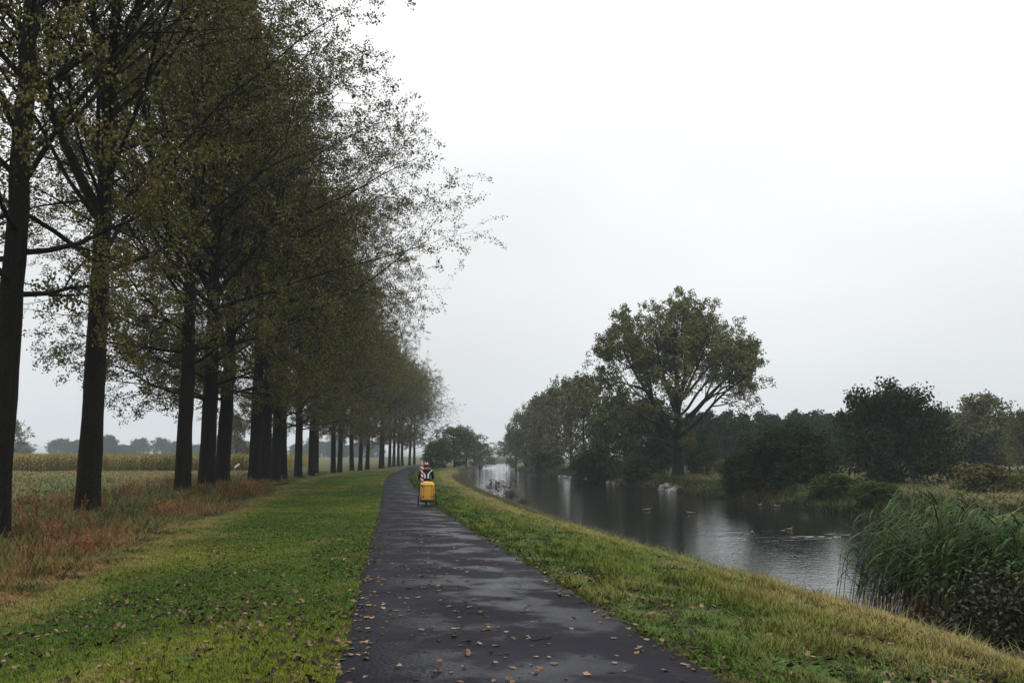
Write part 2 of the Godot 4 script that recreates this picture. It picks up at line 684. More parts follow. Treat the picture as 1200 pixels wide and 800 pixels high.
func land() -> void:
	var us := strip([[-700.0, 100.0], [-200.0, 30.0], [-50.0, 6.0], [-20.0, 1.0], [-10.0, 0.3], [8.5, 0.8], [12.0, 3.0], [21.0, 0.7], [30.0, 2.0], [60.0, 15.0], [150.0, 110.0], 700.0])
	var ss := strip([[-40.0, 8.0], [0.0, 0.5], [30.0, 1.0], [60.0, 2.5], [130.0, 6.0], [250.0, 20.0], [400.0, 75.0], 700.0])
	var g := sheet(us, ss, true, ground_y, ground_paint)
	tag(part("ground", g.mesh(M.ground), self), "grassy towpath embankment and flat meadow land along the canal", "ground", "", "structure")
	var pm := MB.new()
	var pu := PackedFloat32Array()
	# the asphalt: a 3 cm thick strip with ragged edges
	var ps := strip([[-20.0, 2.0], [0.0, 0.2], [40.0, 0.6], [100.0, 2.0], 240.0])
	var nu := 9
	for s in ps:
		var b := path_bend(s)
		var el := -0.28 + 0.05 * bumps.get_noise_2d(s * 9.0, 3.0) + 0.025 * bumps.get_noise_2d(s * 40.0, 9.0)
		var er := 2.19 + 0.06 * bumps.get_noise_2d(s * 9.0, 70.0) + 0.025 * bumps.get_noise_2d(s * 40.0, 90.0)
		for j in nu:
			var t := (j - 1.0) / (nu - 3.0)
			var u := lerpf(el, er, clampf(t, 0, 1))
			var y := path_height(s) + 0.006 + 0.02 * (1.0 - pow(2.0 * clampf(t, 0, 1) - 1.0, 2.0)) + 0.006 * bumps.get_noise_2d(u * 12.0, s * 12.0)
			if j == 0 or j == nu - 1: y -= 0.06
			pm.v.append(Vector3(u + b, y, -s)); pm.n.append(Vector3.ZERO); pm.c.append(Color.WHITE)
	var tris := PackedInt32Array()
	for i in ps.size() - 1:
		for j in nu - 1:
			var a := i * nu + j
			tris.append_array(PackedInt32Array([a, a + nu, a + 1, a + 1, a + nu, a + nu + 1]))
	pm.smooth(tris)
	tag(part("path", pm.mesh(M.asphalt), self), "narrow dark damp asphalt cycle path running straight ahead", "path", "", "structure")

const DUCKS := [[15.55, 36.64, 0.3, 0.75], [17.86, 38.04, 1.2, 0.8], [18.2, 35.06, 1.35, 0.85], [18.75, 34.7, 1.5, 0.8], [15.61, 52.33, 1.8, 1.0], [17.2, 49.02, -1.2, 1.0], [24.3, 56.0, 1.0, 1.0], [24.9, 54.6, -0.6, 1.0]]

func water_y(x: float, s: float) -> float:
	var y := 0.0035 * bumps.get_noise_2d(x * 6.0, s * 14.0) + 0.0015 * bumps.get_noise_2d(x * 21.0, s * 40.0)
	for d in DUCKS:
		if d[1] > 45.0: continue
		# turn into the bird's own axes; it swims towards (sin a, cos a) in (x, s)
		var dx: float = x - d[0]
		var ds: float = s - d[1]
		var fwd: float = dx * sin(d[2]) + ds * cos(d[2])
		var side: float = dx * cos(d[2]) - ds * sin(d[2])
		if fwd < 0.2 and fwd > -8.0:
			var back := 0.2 - fwd
			var off: float = absf(absf(side) - back * 0.2)
			y += 0.016 * exp(-off * off / 0.02) * exp(-back * 0.3)
			y += 0.01 * sin(side * 13.0 + back * 4.0) * exp(-side * side / (0.1 + back * 0.15)) * exp(-back * 0.3)
			y += 0.008 * sin(back * 14.0) * exp(-side * side / (0.02 + back * 0.03)) * exp(-back * 0.5)
	return WATER + y

func water() -> void:
	var m := MB.new()
	var xs := strip([[4.3, 0.3], [9.0, 0.16], [22.0, 0.3], 27.5])
	var ss := strip([[0.0, 0.5], [14.0, 0.16], [45.0, 0.3], [90.0, 1.0], [180.0, 4.0], 330.0])
	var nu := xs.size()
	for s in ss:
		for x in xs:
			var t := (x - 4.3) / 23.2
			var xx := x + lerpf(bend(s), far_bend(s), t)
			m.v.append(Vector3(xx, water_y(xx, s), -s)); m.n.append(Vector3.ZERO); m.c.append(Color.WHITE)
	var tris := PackedInt32Array()
	for i in ss.size() - 1:
		for j in nu - 1:
			var a := i * nu + j
			tris.append_array(PackedInt32Array([a, a + nu, a + 1, a + 1, a + nu, a + nu + 1]))
	m.smooth(tris)
	tag(part("water", m.mesh(M.water), self), "calm dark canal water mirroring the pale sky and bank trees", "water", "", "structure")

# ---------------------------------------------------------------- the poplar row
func poplar_params() -> Dictionary:
	return {"limb_r": 0.22, "height": 24.0, "trunk_to": 0.93, "radius": 0.35, "lean": 0.02, "bark": Color(0.02, 0.0165, 0.014), "limbs": 36, "first": 0.2, "pack": 1.15, "centre": Vector3(0, 13.6, 0), "radii": Vector3(11.2, 11.0, 11.2),
		"low": true, "elev": [0.55, 1.22], "levels": 3, "wobble": [0.09, 0.19, 0.24, 0.3], "lift": [0.05, 0.02, -0.02, -0.06], "kids": [9, 9, 5], "kid_from": [0.3, 0.22, 0.25], "angle": [0.75, 0.8, 0.85], "ratio": [0.5, 0.42, 0.5],
		"min_r": 0.0, "leaves": 54, "leaf": 0.092, "leaf_w": 0.85, "spread": 0.28, "hang": 0.5, "floor_y": 3.2, "leaf_a": Color(0.078, 0.092, 0.018), "leaf_b": Color(0.14, 0.1, 0.028)}

func poplar_row() -> void:
	var kinds := []
	for k in 5:
		var q := poplar_params()
		if k == 0:
			q.forks = [[0.38, 2.9, 0.98, 9.0], [0.5, 1.9, 1.05, 7.0]]
			q.first = 0.3
			q.erase("low")
		if k == 1 or k == 2:
			q.first = 0.24
		if k == 1:
			q.forks = [[0.42, 5.2, 1.0, 9.0]]
		if k == 3:
			q.forks = [[0.3, 0.4, 0.85, 9.0]]
			q.leaf_a = Color(0.06, 0.08, 0.02)
		if k == 4:
			q.leaf_b = Color(0.11, 0.075, 0.028)
		kinds.append(make_tree(100 + k * 17, q))
		print("poplar ", kinds[k][0].get_faces().size() / 3, " ", kinds[k][1].get_faces().size() / 3)
	# distance along the row, which kind, turn, width, height
	var row := [[20.9, 2, 2.6, 0.8, 1.0], [27.7, 0, 0.0, 0.92, 1.05], [39.9, 1, 2.9, 0.95, 1.0], [45.0, 4, 0.9, 1.12, 0.98], [50.6, 3, 5.0, 1.12, 1.02], [58.5, 0, 3.9, 1.14, 1.0], [63.5, 2, 3.3, 1.16, 1.0], [70.0, 1, 5.5, 1.05, 0.96], [78.5, 4, 2.6, 1.1, 1.0], [88.0, 3, 1.3, 1.1, 1.0],
		[95.0, 0, 1.9, 0.9, 0.95], [102.0, 2, 5.4, 0.95, 1.0], [110.0, 1, 0.8, 0.9, 0.94], [118.0, 4, 4.4, 0.95, 0.97], [126.0, 3, 3.0, 0.9, 0.95], [134.0, 2, 1.2, 0.9, 0.95], [143.0, 0, 5.0, 0.9, 0.92], [153.0, 1, 3.6, 0.88, 0.9], [160.0, 4, 0.3, 0.9, 0.9], [167.0, 3, 4.6, 0.85, 0.88], [174.0, 2, 2.4, 0.85, 0.88], [182.0, 0, 0.9, 0.85, 0.85], [190.0, 1, 1.7, 0.85, 0.85], [199.0, 3, 5.8, 0.85, 0.85], [208.0, 4, 3.1, 0.85, 0.82]]
	var words := ["second", "third", "fourth", "fifth", "sixth", "seventh", "eighth", "ninth", "tenth", "eleventh", "twelfth", "thirteenth", "fourteenth", "fifteenth", "sixteenth", "seventeenth", "eighteenth", "nineteenth", "twentieth", "twenty-first", "twenty-second", "twenty-third"]
	for i in row.size():
		var r: Array = row[i]
		var label: String
		if i == 0: label = "tall poplar cut off by the left edge of the picture"
		elif i == 1: label = "thickest tall poplar, forked high up, nearest whole trunk of the row"
		elif i == row.size() - 1: label = "farthest small hazy poplar at the end of the tree row"
		else: label = "tall dark poplar, %s trunk of the row counted from the thickest one" % words[i - 2]
		rng.seed = 900 + i
		var x: float = (-8.38 if i == 0 else -8.6) + bend(r[0]) + (rv(-0.5, 0.5) if i > 3 else 0.0)
		plant_tree("poplar_tree", kinds[r[1]], put(x, r[0]), r[2], Vector3(r[3], r[4], r[3]), M.bark, M.leaf, label, "tree", "poplars in a row along the towpath")

func leafy(h: float, wd: float, extra := {}) -> Dictionary:
	var q := {"height": h, "trunk_to": 0.8, "radius": h * 0.02, "lean": 0.03, "bark": Color(0.03, 0.026, 0.02), "limbs": 20, "first": 0.15, "centre": Vector3(0, h * 0.56, 0), "radii": Vector3(wd * 0.5, h * 0.46, wd * 0.5),
		"elev": [0.3, 1.2], "levels": 3, "wobble": [0.1, 0.15, 0.25, 0.3], "lift": [0.05, 0.03, 0.0, -0.03], "kids": [7, 7, 4], "kid_from": [0.3, 0.3, 0.3], "angle": [0.8, 0.8, 0.9], "ratio": [0.5, 0.45, 0.5],
		"min_r": 0.012, "leaves": 14, "leaf": 0.3, "leaf_w": 0.7, "spread": 0.45, "hang": 0.3, "floor_y": 0.0, "leaf_a": Color(0.035, 0.05, 0.014), "leaf_b": Color(0.06, 0.06, 0.02)}
	q.merge(extra, true)
	return q


func far_bank() -> void:
	var dark := []
	for k in 2:
		dark.append(make_tree(300 + k, leafy(7.0, 8.5, {"trunk_to": 0.5, "limbs": 30, "first": 0.04, "elev": [0.25, 1.3], "leaf": 0.24, "kids": [7, 9, 5], "leaves": 20, "spread": 0.55, "centre": Vector3(0, 3.5, 0), "radii": Vector3(4.4, 3.6, 4.4), "floor_y": 0.05, "leaf_a": Color(0.014, 0.026, 0.008), "leaf_b": Color(0.03, 0.042, 0.014)})))
	var mid := make_tree(310, leafy(5.0, 5.5, {"trunk_to": 0.5, "limbs": 24, "first": 0.04, "elev": [0.25, 1.3], "leaf": 0.22, "leaves": 15, "spread": 0.4, "centre": Vector3(0, 2.5, 0), "radii": Vector3(2.7, 2.4, 2.7), "floor_y": 0.05, "leaf_a": Color(0.034, 0.056, 0.013), "leaf_b": Color(0.07, 0.078, 0.02)}))
	var yellow := make_tree(320, leafy(3.0, 3.4, {"trunk_to": 0.45, "limbs": 22, "first": 0.04, "elev": [0.3, 1.3], "leaf": 0.15, "leaves": 13, "spread": 0.3, "centre": Vector3(0, 1.5, 0), "radii": Vector3(1.7, 1.45, 1.7), "floor_y": 0.03, "leaf_a": Color(0.06, 0.066, 0.018), "leaf_b": Color(0.13, 0.11, 0.04)}))
	var round_ := []
	for k in 3:
		round_.append(make_tree(330 + k, leafy(11.0, 10.0, {"limbs": 24, "first": 0.1, "leaf": 0.34, "leaves": 12, "spread": 0.6, "leaf_a": Color(0.06, 0.075, 0.022), "leaf_b": Color(0.115, 0.1, 0.036)})))
	var wood_tree := []
	for k in 3:
		wood_tree.append(make_tree(340 + k, leafy(7.0, 3.6, {"limbs": 22, "first": 0.08, "trunk_to": 0.95, "radius": 0.09, "leaf": 0.24, "leaves": 8, "kids": [6, 6, 3], "spread": 0.35, "elev": [0.5, 1.2], "centre": Vector3(0, 3.7, 0), "radii": Vector3(1.9, 3.5, 1.9), "leaf_a": Color(0.022, 0.042, 0.016), "leaf_b": Color(0.04, 0.062, 0.024)})))
	M.kinds = {"dark": dark, "mid": mid, "yellow": yellow, "round": round_, "wood": wood_tree}
	# the big poplar on the far bank, with open ascending limbs
	var big := make_tree(358, {"height": 17.5, "trunk_to": 0.72, "radius": 0.55, "limb_r": 0.42, "lean": 0.03, "bark": Color(0.03, 0.025, 0.02), "limbs": 34, "first": 0.18, "pack": 1.0, "centre": Vector3(-0.9, 10.9, 0), "radii": Vector3(9.2, 6.9, 8.6),
		"elev": [0.4, 1.2], "levels": 3, "wobble": [0.08, 0.18, 0.22, 0.3], "lift": [0.05, 0.03, 0.01, -0.05], "kids": [8, 10, 5], "kid_from": [0.4, 0.42, 0.3], "angle": [0.7, 0.85, 0.9], "ratio": [0.5, 0.36, 0.45],
		"min_r": 0.006, "leaves": 30, "leaf": 0.18, "leaf_w": 0.75, "spread": 0.36, "hang": 0.3, "floor_y": 1.6, "leaf_a": Color(0.075, 0.092, 0.022), "leaf_b": Color(0.14, 0.125, 0.036), "forks": [[0.3, 2.9, 0.9, 10.0], [0.36, 0.2, 0.8, 9.0], [0.5, 1.2, 1.2, 7.0]]})
	plant_tree("poplar_tree", big, put(28.7, 85.4), 0.0, Vector3(1.06, 1.02, 1.06), M.bark, M.leaf, "tallest spreading tree on the far bank, open crown on dark limbs", "tree")
	var g := "shrubs on the far canal bank"
	var rows := [
		["dark", 0, 24.6, 104.5, 5.3, 3.8, "bush", "rounded dark shrub leaning over the water below the hazy far-bank trees"],
		["mid", 0, 26.6, 92.0, 5.6, 2.9, "bush", "low green shrub at the foot of the tallest far-bank tree"],
		["mid", 0, 33.7, 92.9, 3.7, 5.1, "bush", "upright light green shrub just right of the tallest tree's trunk"],
		["yellow", 0, 36.5, 88.5, 3.0, 2.6, "bush", "small yellowish shrub behind the wire fence on the far bank"],
		["yellow", 0, 39.0, 100.3, 3.0, 1.9, "bush", "tiny yellowish shrub between upright green shrub and the plantation"],
		["dark", 1, 28.6, 60.9, 6.9, 4.2, "bush", "wide black-green shrub hanging over the canal below the round bush"],
		["dark", 0, 26.6, 64.5, 3.4, 3.0, "bush", "small black-green shrub at the water's edge beside the wide overhanging one"],
		["dark", 1, 39.9, 65.6, 9.0, 7.4, "bush", "largest dark dome-shaped bush standing alone on the far meadow"],
		["dark", 0, 61.2, 89.0, 5.5, 5.4, "bush", "dark bush behind the dome-shaped bush, on its right side"],
		["yellow", 0, 36.0, 49.9, 3.8, 2.0, "bush", "tan-green bush on the far bank seen above the reeds"],
		["yellow", 0, 41.1, 53.2, 2.2, 1.3, "bush", "small tan bush on the far bank at the right edge of the picture"],
		["mid", 0, 26.9, 102.1, 6.5, 10.0, "tree", "dark dense tree left of the tallest tree's trunk"],
		["mid", 0, 28.9, 96.0, 7.5, 8.6, "tree", "dark dense tree directly behind the tallest far-bank tree"],
		["mid", 0, 27.3, 148.9, 5.8, 3.8, "bush", "hazy low bush under the far-bank trees near the bend"],
		["mid", 0, 27.2, 51.5, 3.6, 1.5, "bush", "low green brush on the waterline left of the reeds' tips"],
		["mid", 0, 27.0, 46.5, 3.0, 1.3, "bush", "low green brush on the far waterline hidden partly by the reeds"],
		["mid", 0, 28.5, 125.0, 5.0, 3.0, "bush", "low bush in front of the nearest hazy far-bank tree"]]
	for r in rows:
		var src: Array = M.kinds[r[0]][r[1]] if r[0] == "dark" else M.kinds[r[0]]
		var base: Vector2 = {"dark": Vector2(8.5, 7.0), "mid": Vector2(5.5, 5.0), "yellow": Vector2(3.4, 3.0)}[r[0]]
		rng.seed = int(r[3] * 10)
		plant_tree("leafy_tree" if r[6] == "tree" else "shrub", src, put(r[2], r[3], -0.1), rv(0, TAU), Vector3(r[4] / base.x, r[5] / base.y, r[4] / base.x), M.bark, M.bush, r[7], r[6], g if r[6] == "bush" else "", "stem" if r[6] == "bush" else "trunk")
	var trees := [
		[0, 27.4, 121.5, 10.0, 13.0, "nearest of the tall hazy trees on the far bank, beside dark shrub"],
		[1, 28.0, 133.0, 9.5, 13.6, "second tall hazy tree on the far bank towards the bend"],
		[2, 27.6, 146.0, 9.5, 13.2, "third tall hazy tree on the far bank towards the bend"],
		[0, 27.6, 159.0, 9.5, 12.8, "fourth tall hazy tree on the far bank towards the bend"],
		[1, 27.6, 174.0, 8.5, 11.4, "fifth tall hazy tree on the far bank towards the bend"],
		[2, 28.8, 196.0, 7.7, 8.6, "last and lowest hazy tree on the far bank at the bend"],
		[0, 61.4, 84.9, 7.8, 8.4, "loose tall tree behind the reeds' top at the right"],
		[2, 58.9, 75.1, 4.7, 6.4, "narrow tree at the right edge of the picture beyond the canal"],
		[1, 12.6, 163.1, 8.6, 7.4, "round hazy tree on the towpath side at the canal bend"],
		[2, 16.8, 186.0, 8.3, 7.4, "hazy tree behind the round one at the canal bend"],
		[0, 22.6, 213.0, 8.3, 6.6, "faint low tree farthest along the canal bend"],
		[3, 8.6, 149.4, 5.8, 4.6, "small dense tree right of the cyclist at the path's far end"],
		[2, -28.3, 177.1, 5.5, 9.6, "grey hazy tree seen between the poplar trunks"],
		[0, -97.6, 248.1, 12.0, 12.0, "grey tree beyond the maize at the left edge of the picture"],
		[1, 44.0, 300.0, 16.0, 9.0, "pale tree closing the canal view in the distance"],
		[0, 30.0, 330.0, 14.0, 8.0, "second pale tree closing the canal view in the distance"],
		[2, 58.0, 320.0, 16.0, 10.0, "third pale tree closing the canal view in the distance"]]
	for r in trees:
		rng.seed = int(r[2] * 10)
		var sc := Vector3(r[3] / 10.0, r[4] / 11.0, r[3] / 10.0) if r[0] < 3 else Vector3(r[3] / 5.5, r[4] / 5.0, r[3] / 5.5)
		plant_tree("leafy_tree", M.kinds.round[r[0]] if r[0] < 3 else M.kinds.mid, put(r[1], r[2], -0.1), rv(0, TAU), sc, M.bark, M.leaf, r[5], "tree", "hazy trees along the canal")
	# the plantation behind the far meadow
	var n := 0
	for row in 4:
		for k in 22:
			rng.seed = 5000 + n
			var x := 41.0 + k * 2.6 + rv(-0.7, 0.7)
			var s := 126.0 - k * 1.1 + row * 4.0 + rv(-1.2, 1.2)
			var h := rv(0.9, 1.22)
			plant_tree("plantation_tree", M.kinds.wood[n % 3], put(x, s, -0.1), rv(0, TAU), Vector3(1.25, h, 1.25), M.bark, M.bush, "slim dark green young tree in the dense plantation beyond the canal", "tree", "young trees of the plantation")
			n += 1
	# pale stones armouring the far bank
	var rocks := []
	for k in 4:
		rng.seed = 700 + k
		var m := MB.new()
		var rings := []
		for i in 5:
			var ring := []
			var a := PI * (i + 0.4) / 5.8
			for j in 8:
				var b := TAU * j / 8
				var r := rv(0.75, 1.1)
				ring.append(Vector3(sin(a) * cos(b) * 0.5 * r, cos(a) * 0.34 * r, sin(a) * sin(b) * 0.42 * r))
			rings.append(ring)
		rings.reverse()
		m.loft(rings)
		rocks.append(m.mesh())
	var stone_m := []
	for c in [Color(0.28, 0.265, 0.26), Color(0.2, 0.18, 0.17), Color(0.36, 0.34, 0.33)]:
		var sm := flat(c, 0.9)
		sm.albedo_texture = noise_tex(71, 0.03, 4, 256, [[0.0, Color(0.5, 0.5, 0.5)], [1.0, Color(1.0, 1.0, 1.0)]])
		sm.uv1_triplanar = true
		sm.uv1_scale = Vector3(0.8, 0.8, 0.8)
		stone_m.append(sm)
	for e in [[77.0, 82.5, 30, "patch of pale stones on the far bank below the wire fence"], [97.0, 102.5, 26, "patch of pale stones on the far bank beside the rounded dark shrub"], [109.0, 117.0, 26, "long patch of pale stones on the far bank left of the rounded shrub"], [122.0, 131.0, 24, "faint patch of pale stones on the far bank under the hazy trees"]]:
		rng.seed = int(e[0])
		var mid_s: float = (e[0] + e[1]) * 0.5
		var o := thing("stone_revetment", Vector3(25.6 + far_bend(mid_s), WATER, -mid_s), e[3], "stones", "stone patches on the far bank")
		for k in e[2]:
			var s := rv(e[0], e[1])
			var x := 25.45 + far_bend(s) + pow(rv(0, 1), 1.5) * 0.9
			var st := part("stone", rocks[k % 4], o, stone_m[k % 3])
			st.position = put(x, s, 0.06) - o.position
			st.basis = Basis(rdir(), rv(0, 0.5)) * Basis(Vector3.UP, rv(0, TAU)).scaled(Vector3.ONE * rv(0.55, 1.15))
	# wire fence on the far bank
	var fe := thing("wire_fence", put(31.0, 86.0), "thin weathered post and wire fence on the far meadow edge", "fence")
	var wires := [MB.new(), MB.new()]
	var before := Vector3.ZERO
	var pm := flat(Color(0.16, 0.13, 0.1), 0.9)
	for k in 12:
		var s := 70.0 + k * 2.6
		rng.seed = 60 + k
		var p := put(32.5 + 0.12 * k, s)
		var m := MB.new()
		m.rod(Vector3(0, -0.3, 0), Vector3(rv(-0.06, 0.06), 1.25, rv(-0.06, 0.06)), 0.06, 7, Color.WHITE, 0.05)
		var po := part("post", m.mesh(pm), fe)
		po.position = p - fe.position
		if k > 0:
			for q in 2:
				wires[q].rod(before + Vector3(0, 0.55 + 0.5 * q, 0), p - fe.position + Vector3(0, 0.55 + 0.5 * q, 0), 0.006, 4)
		before = p - fe.position
	for q in 2:
		part("wire", wires[q].mesh(flat(Color(0.2, 0.2, 0.2), 0.5, 0.8)), fe)

func far_left() -> void:
	# woodland on the horizon beyond the maize
	for i in 80:
		rng.seed = 4000 + i
		var x := -480.0 + i * 6.0 + rv(-4, 4)
		var s := 600.0 + rv(-30, 30) - 30.0 * sin(i * 0.5)
		var h := rv(0.7, 1.05) * (1.25 if i % 9 < 3 else 0.85)
		plant_tree("leafy_tree", M.kinds.mid, put(x, s, -0.3), rv(0, TAU), Vector3(rv(2.2, 3.2), h * 2.4, rv(2.2, 3.2)), M.bark, M.bush, "blue-grey hazy tree in the distant wood on the left horizon", "tree", "trees of the distant wood")
	# maize
	var m := MB.new()
	rng.seed = 77
	m.rod(Vector3.ZERO, Vector3(0.03, 1.9, 0), 0.018, 4, Color(1, 1, 0.9), 0.008)
	for k in 9:
		var az := k * PI + rv(-0.5, 0.5)
		var o := Vector3(cos(az), 0, sin(az))
		var sd := Vector3(-sin(az), 0, cos(az)) * 0.045
		var y := 0.35 + k * 0.17
		var a := Vector3(0, y, 0)
		var b := a + o * 0.25 + Vector3(0, 0.24, 0)
		var e := a + o * rv(0.5, 0.65) + Vector3(0, rv(-0.1, 0.1), 0)
		var col := Color(1, 1, 1) * rv(0.8, 1.15)
		m.quad(a - sd * 0.6, a + sd * 0.6, b + sd, b - sd, col)
		m.tri(b - sd, b + sd, e, col)
	for k in 6:
		var az := k * 1.05
		m.tri(Vector3(0.02, 1.85, 0), Vector3(0.05, 1.85, 0.01), Vector3(0.03 + 0.12 * cos(az), 2.15, 0.12 * sin(az)), Color(1.2, 1.0, 0.7))
	var mesh := m.mesh(M.grass)
	var xf := []
	var cols := PackedColorArray()
	for k in 9000:
		var row := pow(rv(0, 1), 2.2)
		var x := rv(-85, -12.5)
		var s := 107.0 - x * 0.06 + row * 60.0 + rv(-0.3, 0.3)
		if x > -8.6 - 6.0 + bend(s): continue
		xf.append(Transform3D(Basis(Vector3.UP, rv(0, TAU)).scaled(Vector3.ONE * rv(0.88, 1.1)), put(x, s)))
		cols.append(Color(0.2, 0.185, 0.045).lerp(Color(0.36, 0.28, 0.1), clampf(0.5 + patches.get_noise_2d(x, s) + rv(-0.4, 0.4), 0, 1)))
	scatter("maize_field", mesh, xf, cols, "yellowing maize field beyond the poplar row on the left", "maize")
	# a small white board leaning on a stub between the trunks
	var o := thing("marker_board", put(-16.4, 104.0), "small tilted white board on a short post seen between poplar trunks", "sign")
	var mb := MB.new()
	mb.rod(Vector3(-0.3, -0.3, 0), Vector3(-0.3, 0.75, 0), 0.04, 8)
	part("post", mb.mesh(flat(Color(0.4, 0.36, 0.32), 0.8)), o)
	mb = MB.new()
	mb.box(Vector3(0, 0.95, 0.05), Vector3(0.62, 0.22, 0.025), Color.WHITE, Basis(Vector3.BACK, 0.7))
	part("board", mb.mesh(flat(Color(0.75, 0.75, 0.75), 0.6)), o)

# ---------------------------------------------------------------- grass
func tuft(seed_: int, blades: int, h: float, spread: float, wd: float, arch: float) -> ArrayMesh:
	rng.seed = seed_
	var m := MB.new()
	for k in blades:
		var az := rv(0, TAU)
		var o := Vector3(cos(az), 0, sin(az))
		var base := Vector3(rv(-1, 1), 0, rv(-1, 1)) * spread
		base.y = -0.02
		var hh := h * rv(0.55, 1.15)
		var sd := Vector3(-o.z, 0, o.x) * (wd * rv(0.7, 1.2))
		var ar := arch * rv(0.3, 1.3)
		var md := base + Vector3(0, hh * 0.6, 0) + o * (hh * ar * 0.35)
		var tp := base + Vector3(0, hh * (1.0 - 0.25 * ar), 0) + o * (hh * ar)
		var col := Color(1, 1, 1) * rv(0.75, 1.25)
		m.quad(base - sd, base + sd, md + sd * 0.75, md - sd * 0.75, col)
		m.tri(md - sd * 0.75, md + sd * 0.75, tp, col)
	return m.mesh(M.grass)

func blend3(a: Color, b: Color, t: float) -> Color:
	return a.lerp(b, clampf(t, 0, 1))

func grasses() -> void:
	var lawn := tuft(1, 12, 0.075, 0.05, 0.0042, 0.7)
	var verge := tuft(2, 13, 0.12, 0.07, 0.0048, 0.7)
	var tall := tuft(3, 16, 0.5, 0.13, 0.007, 0.55)
	var green := Color(0.06, 0.112, 0.009)
	var lush := Color(0.05, 0.115, 0.012)
	var lime := Color(0.15, 0.175, 0.018)
	var straw := Color(0.3, 0.245, 0.085)
	var brown := Color(0.1, 0.068, 0.03)
	var rust := Color(0.3, 0.135, 0.058)
	var xf := []
	var cols := PackedColorArray()
	rng.seed = 21
	for k in 110000:
		var s := 4.2 * pow(30.0, rv(0, 1))
		var le := lawn_edge(s)
		var u := lerpf(-0.22, le - 0.2, rv(0, 1))
		if u > -0.34 + 0.08 * bumps.get_noise_2d(s * 12.0, 5.0): continue
		if absf(u + bend(s) - path_bend(s) - 0.92) < 1.2: continue
		var p := patches.get_noise_2d(u * 5.0, s * 3.0)
		var big := patches.get_noise_2d(u * 1.3 + 50.0, s * 0.9)
		var edge := smoothstep(0.62, 1.0, u / le)
		var c := blend3(green, lime, 0.35 + big * 1.4 + p * 0.5)
		var fine := patches.get_noise_2d(u * 16.0 + 7.0, s * 12.0)
		c = blend3(c, straw, edge * 0.75 + p * 0.5 + fine * 0.5 - 0.15)
		if rv(0, 1) < 0.06: c = brown
		var sc := pow(maxf(s, 6.0) / 7.0, 0.55)
		xf.append(Transform3D(Basis(Vector3.UP, rv(0, TAU)).scaled(Vector3(sc, rv(0.7, 1.2) * (1.0 + 0.35 * (sc - 1.0)) * (1.0 + edge * 0.5), sc)), put(u + bend(s), s)))
		cols.append(c * rv(0.8, 1.2))
	scatter("lawn_grass", lawn, xf, cols, "short mown grass between the path and the poplar row", "grass")
	xf = []
	cols = PackedColorArray()
	for k in 90000:
		var s := 4.0 * pow(35.0, rv(0, 1))
		var u := lerpf(2.1, 6.2, rv(0, 1))
		if s > 60.0: u -= rv(0, 1) * (bend(s) - path_bend(s)) * 1.4
		if u + bend(s) - path_bend(s) < 2.2 + 0.1 * bumps.get_noise_2d(s * 12.0, 55.0): continue
		var p := patches.get_noise_2d(u * 5.0 + 90.0, s * 3.0)
		var big := patches.get_noise_2d(u * 2.0 + 150.0, s * 1.2)
		var c := blend3(lush, lime, 0.25 + p + (u - 2.2) * 0.12)
		var fine := patches.get_noise_2d(u * 16.0 + 7.0, s * 12.0)
		c = blend3(c, straw * 0.92, smoothstep(3.4, 4.7, u) * 0.7 + big * 0.7 + fine * 0.7 - 0.28)
		if fine < -0.22: c = blend3(c, brown, 0.7)
		if rv(0, 1) < 0.07: c = brown
		var sc := pow(maxf(s, 6.0) / 7.0, 0.55)
		var hh := 0.5 + 0.45 * clampf((u - 2.2) * 0.9, 0, 1) + p * 0.8 + fine * 1.1
		xf.append(Transform3D(Basis(Vector3.UP, rv(0, TAU)).scaled(Vector3(sc, maxf(hh, 0.35) * rv(0.7, 1.25) * (1.0 + 0.25 * (sc - 1.0)), sc)), put(u + bend(s), s)))
		cols.append(c * rv(0.8, 1.2))
	scatter("verge_grass", verge, xf, cols, "uneven grass on the canal side of the path up to the bank's crest", "grass")
	# broad-leaved weeds in the verge
	var wm := MB.new()
	rng.seed = 41
	for k in 12:
		var az := k * 2.4
		var dd := Vector3(cos(az), rv(0.3, 1.4), sin(az)).normalized()
		ribbon(wm, Vector3(0, 0.0, 0), dd, rv(0.09, 0.17), rv(0.012, 0.022), 0.3, Color(1, 1, 1) * rv(0.75, 1.25))
	var weeds := wm.mesh(M.grass)
	xf = []
	cols = PackedColorArray()
	for k in 7000:
		var s := 4.4 * pow(14.0, rv(0, 1))
		var right := rv(0, 1) < 0.7
		var u := rng.randfn(3.1, 0.5) if right else rv(-4.2, -0.5)
		if u > -0.4 and u < 2.25: continue
		if patches.get_noise_2d(u * 5.0 + 60.0, s * 4.0) + rv(-0.15, 0.15) < (0.0 if right else 0.22): continue
		xf.append(Transform3D(Basis(Vector3.UP, rv(0, TAU)).scaled(Vector3.ONE * rv(0.5, 1.15)), put(u + bend(s), s)))
		cols.append(blend3(Color(0.035, 0.085, 0.01), Color(0.07, 0.12, 0.014), rv(0, 1)))
	scatter("verge_weeds", weeds, xf, cols, "broad-leaved green weeds growing in the path verges", "weeds")
	# rough grass under the poplars, rust coloured in the ditch
	xf = []
	cols = PackedColorArray()
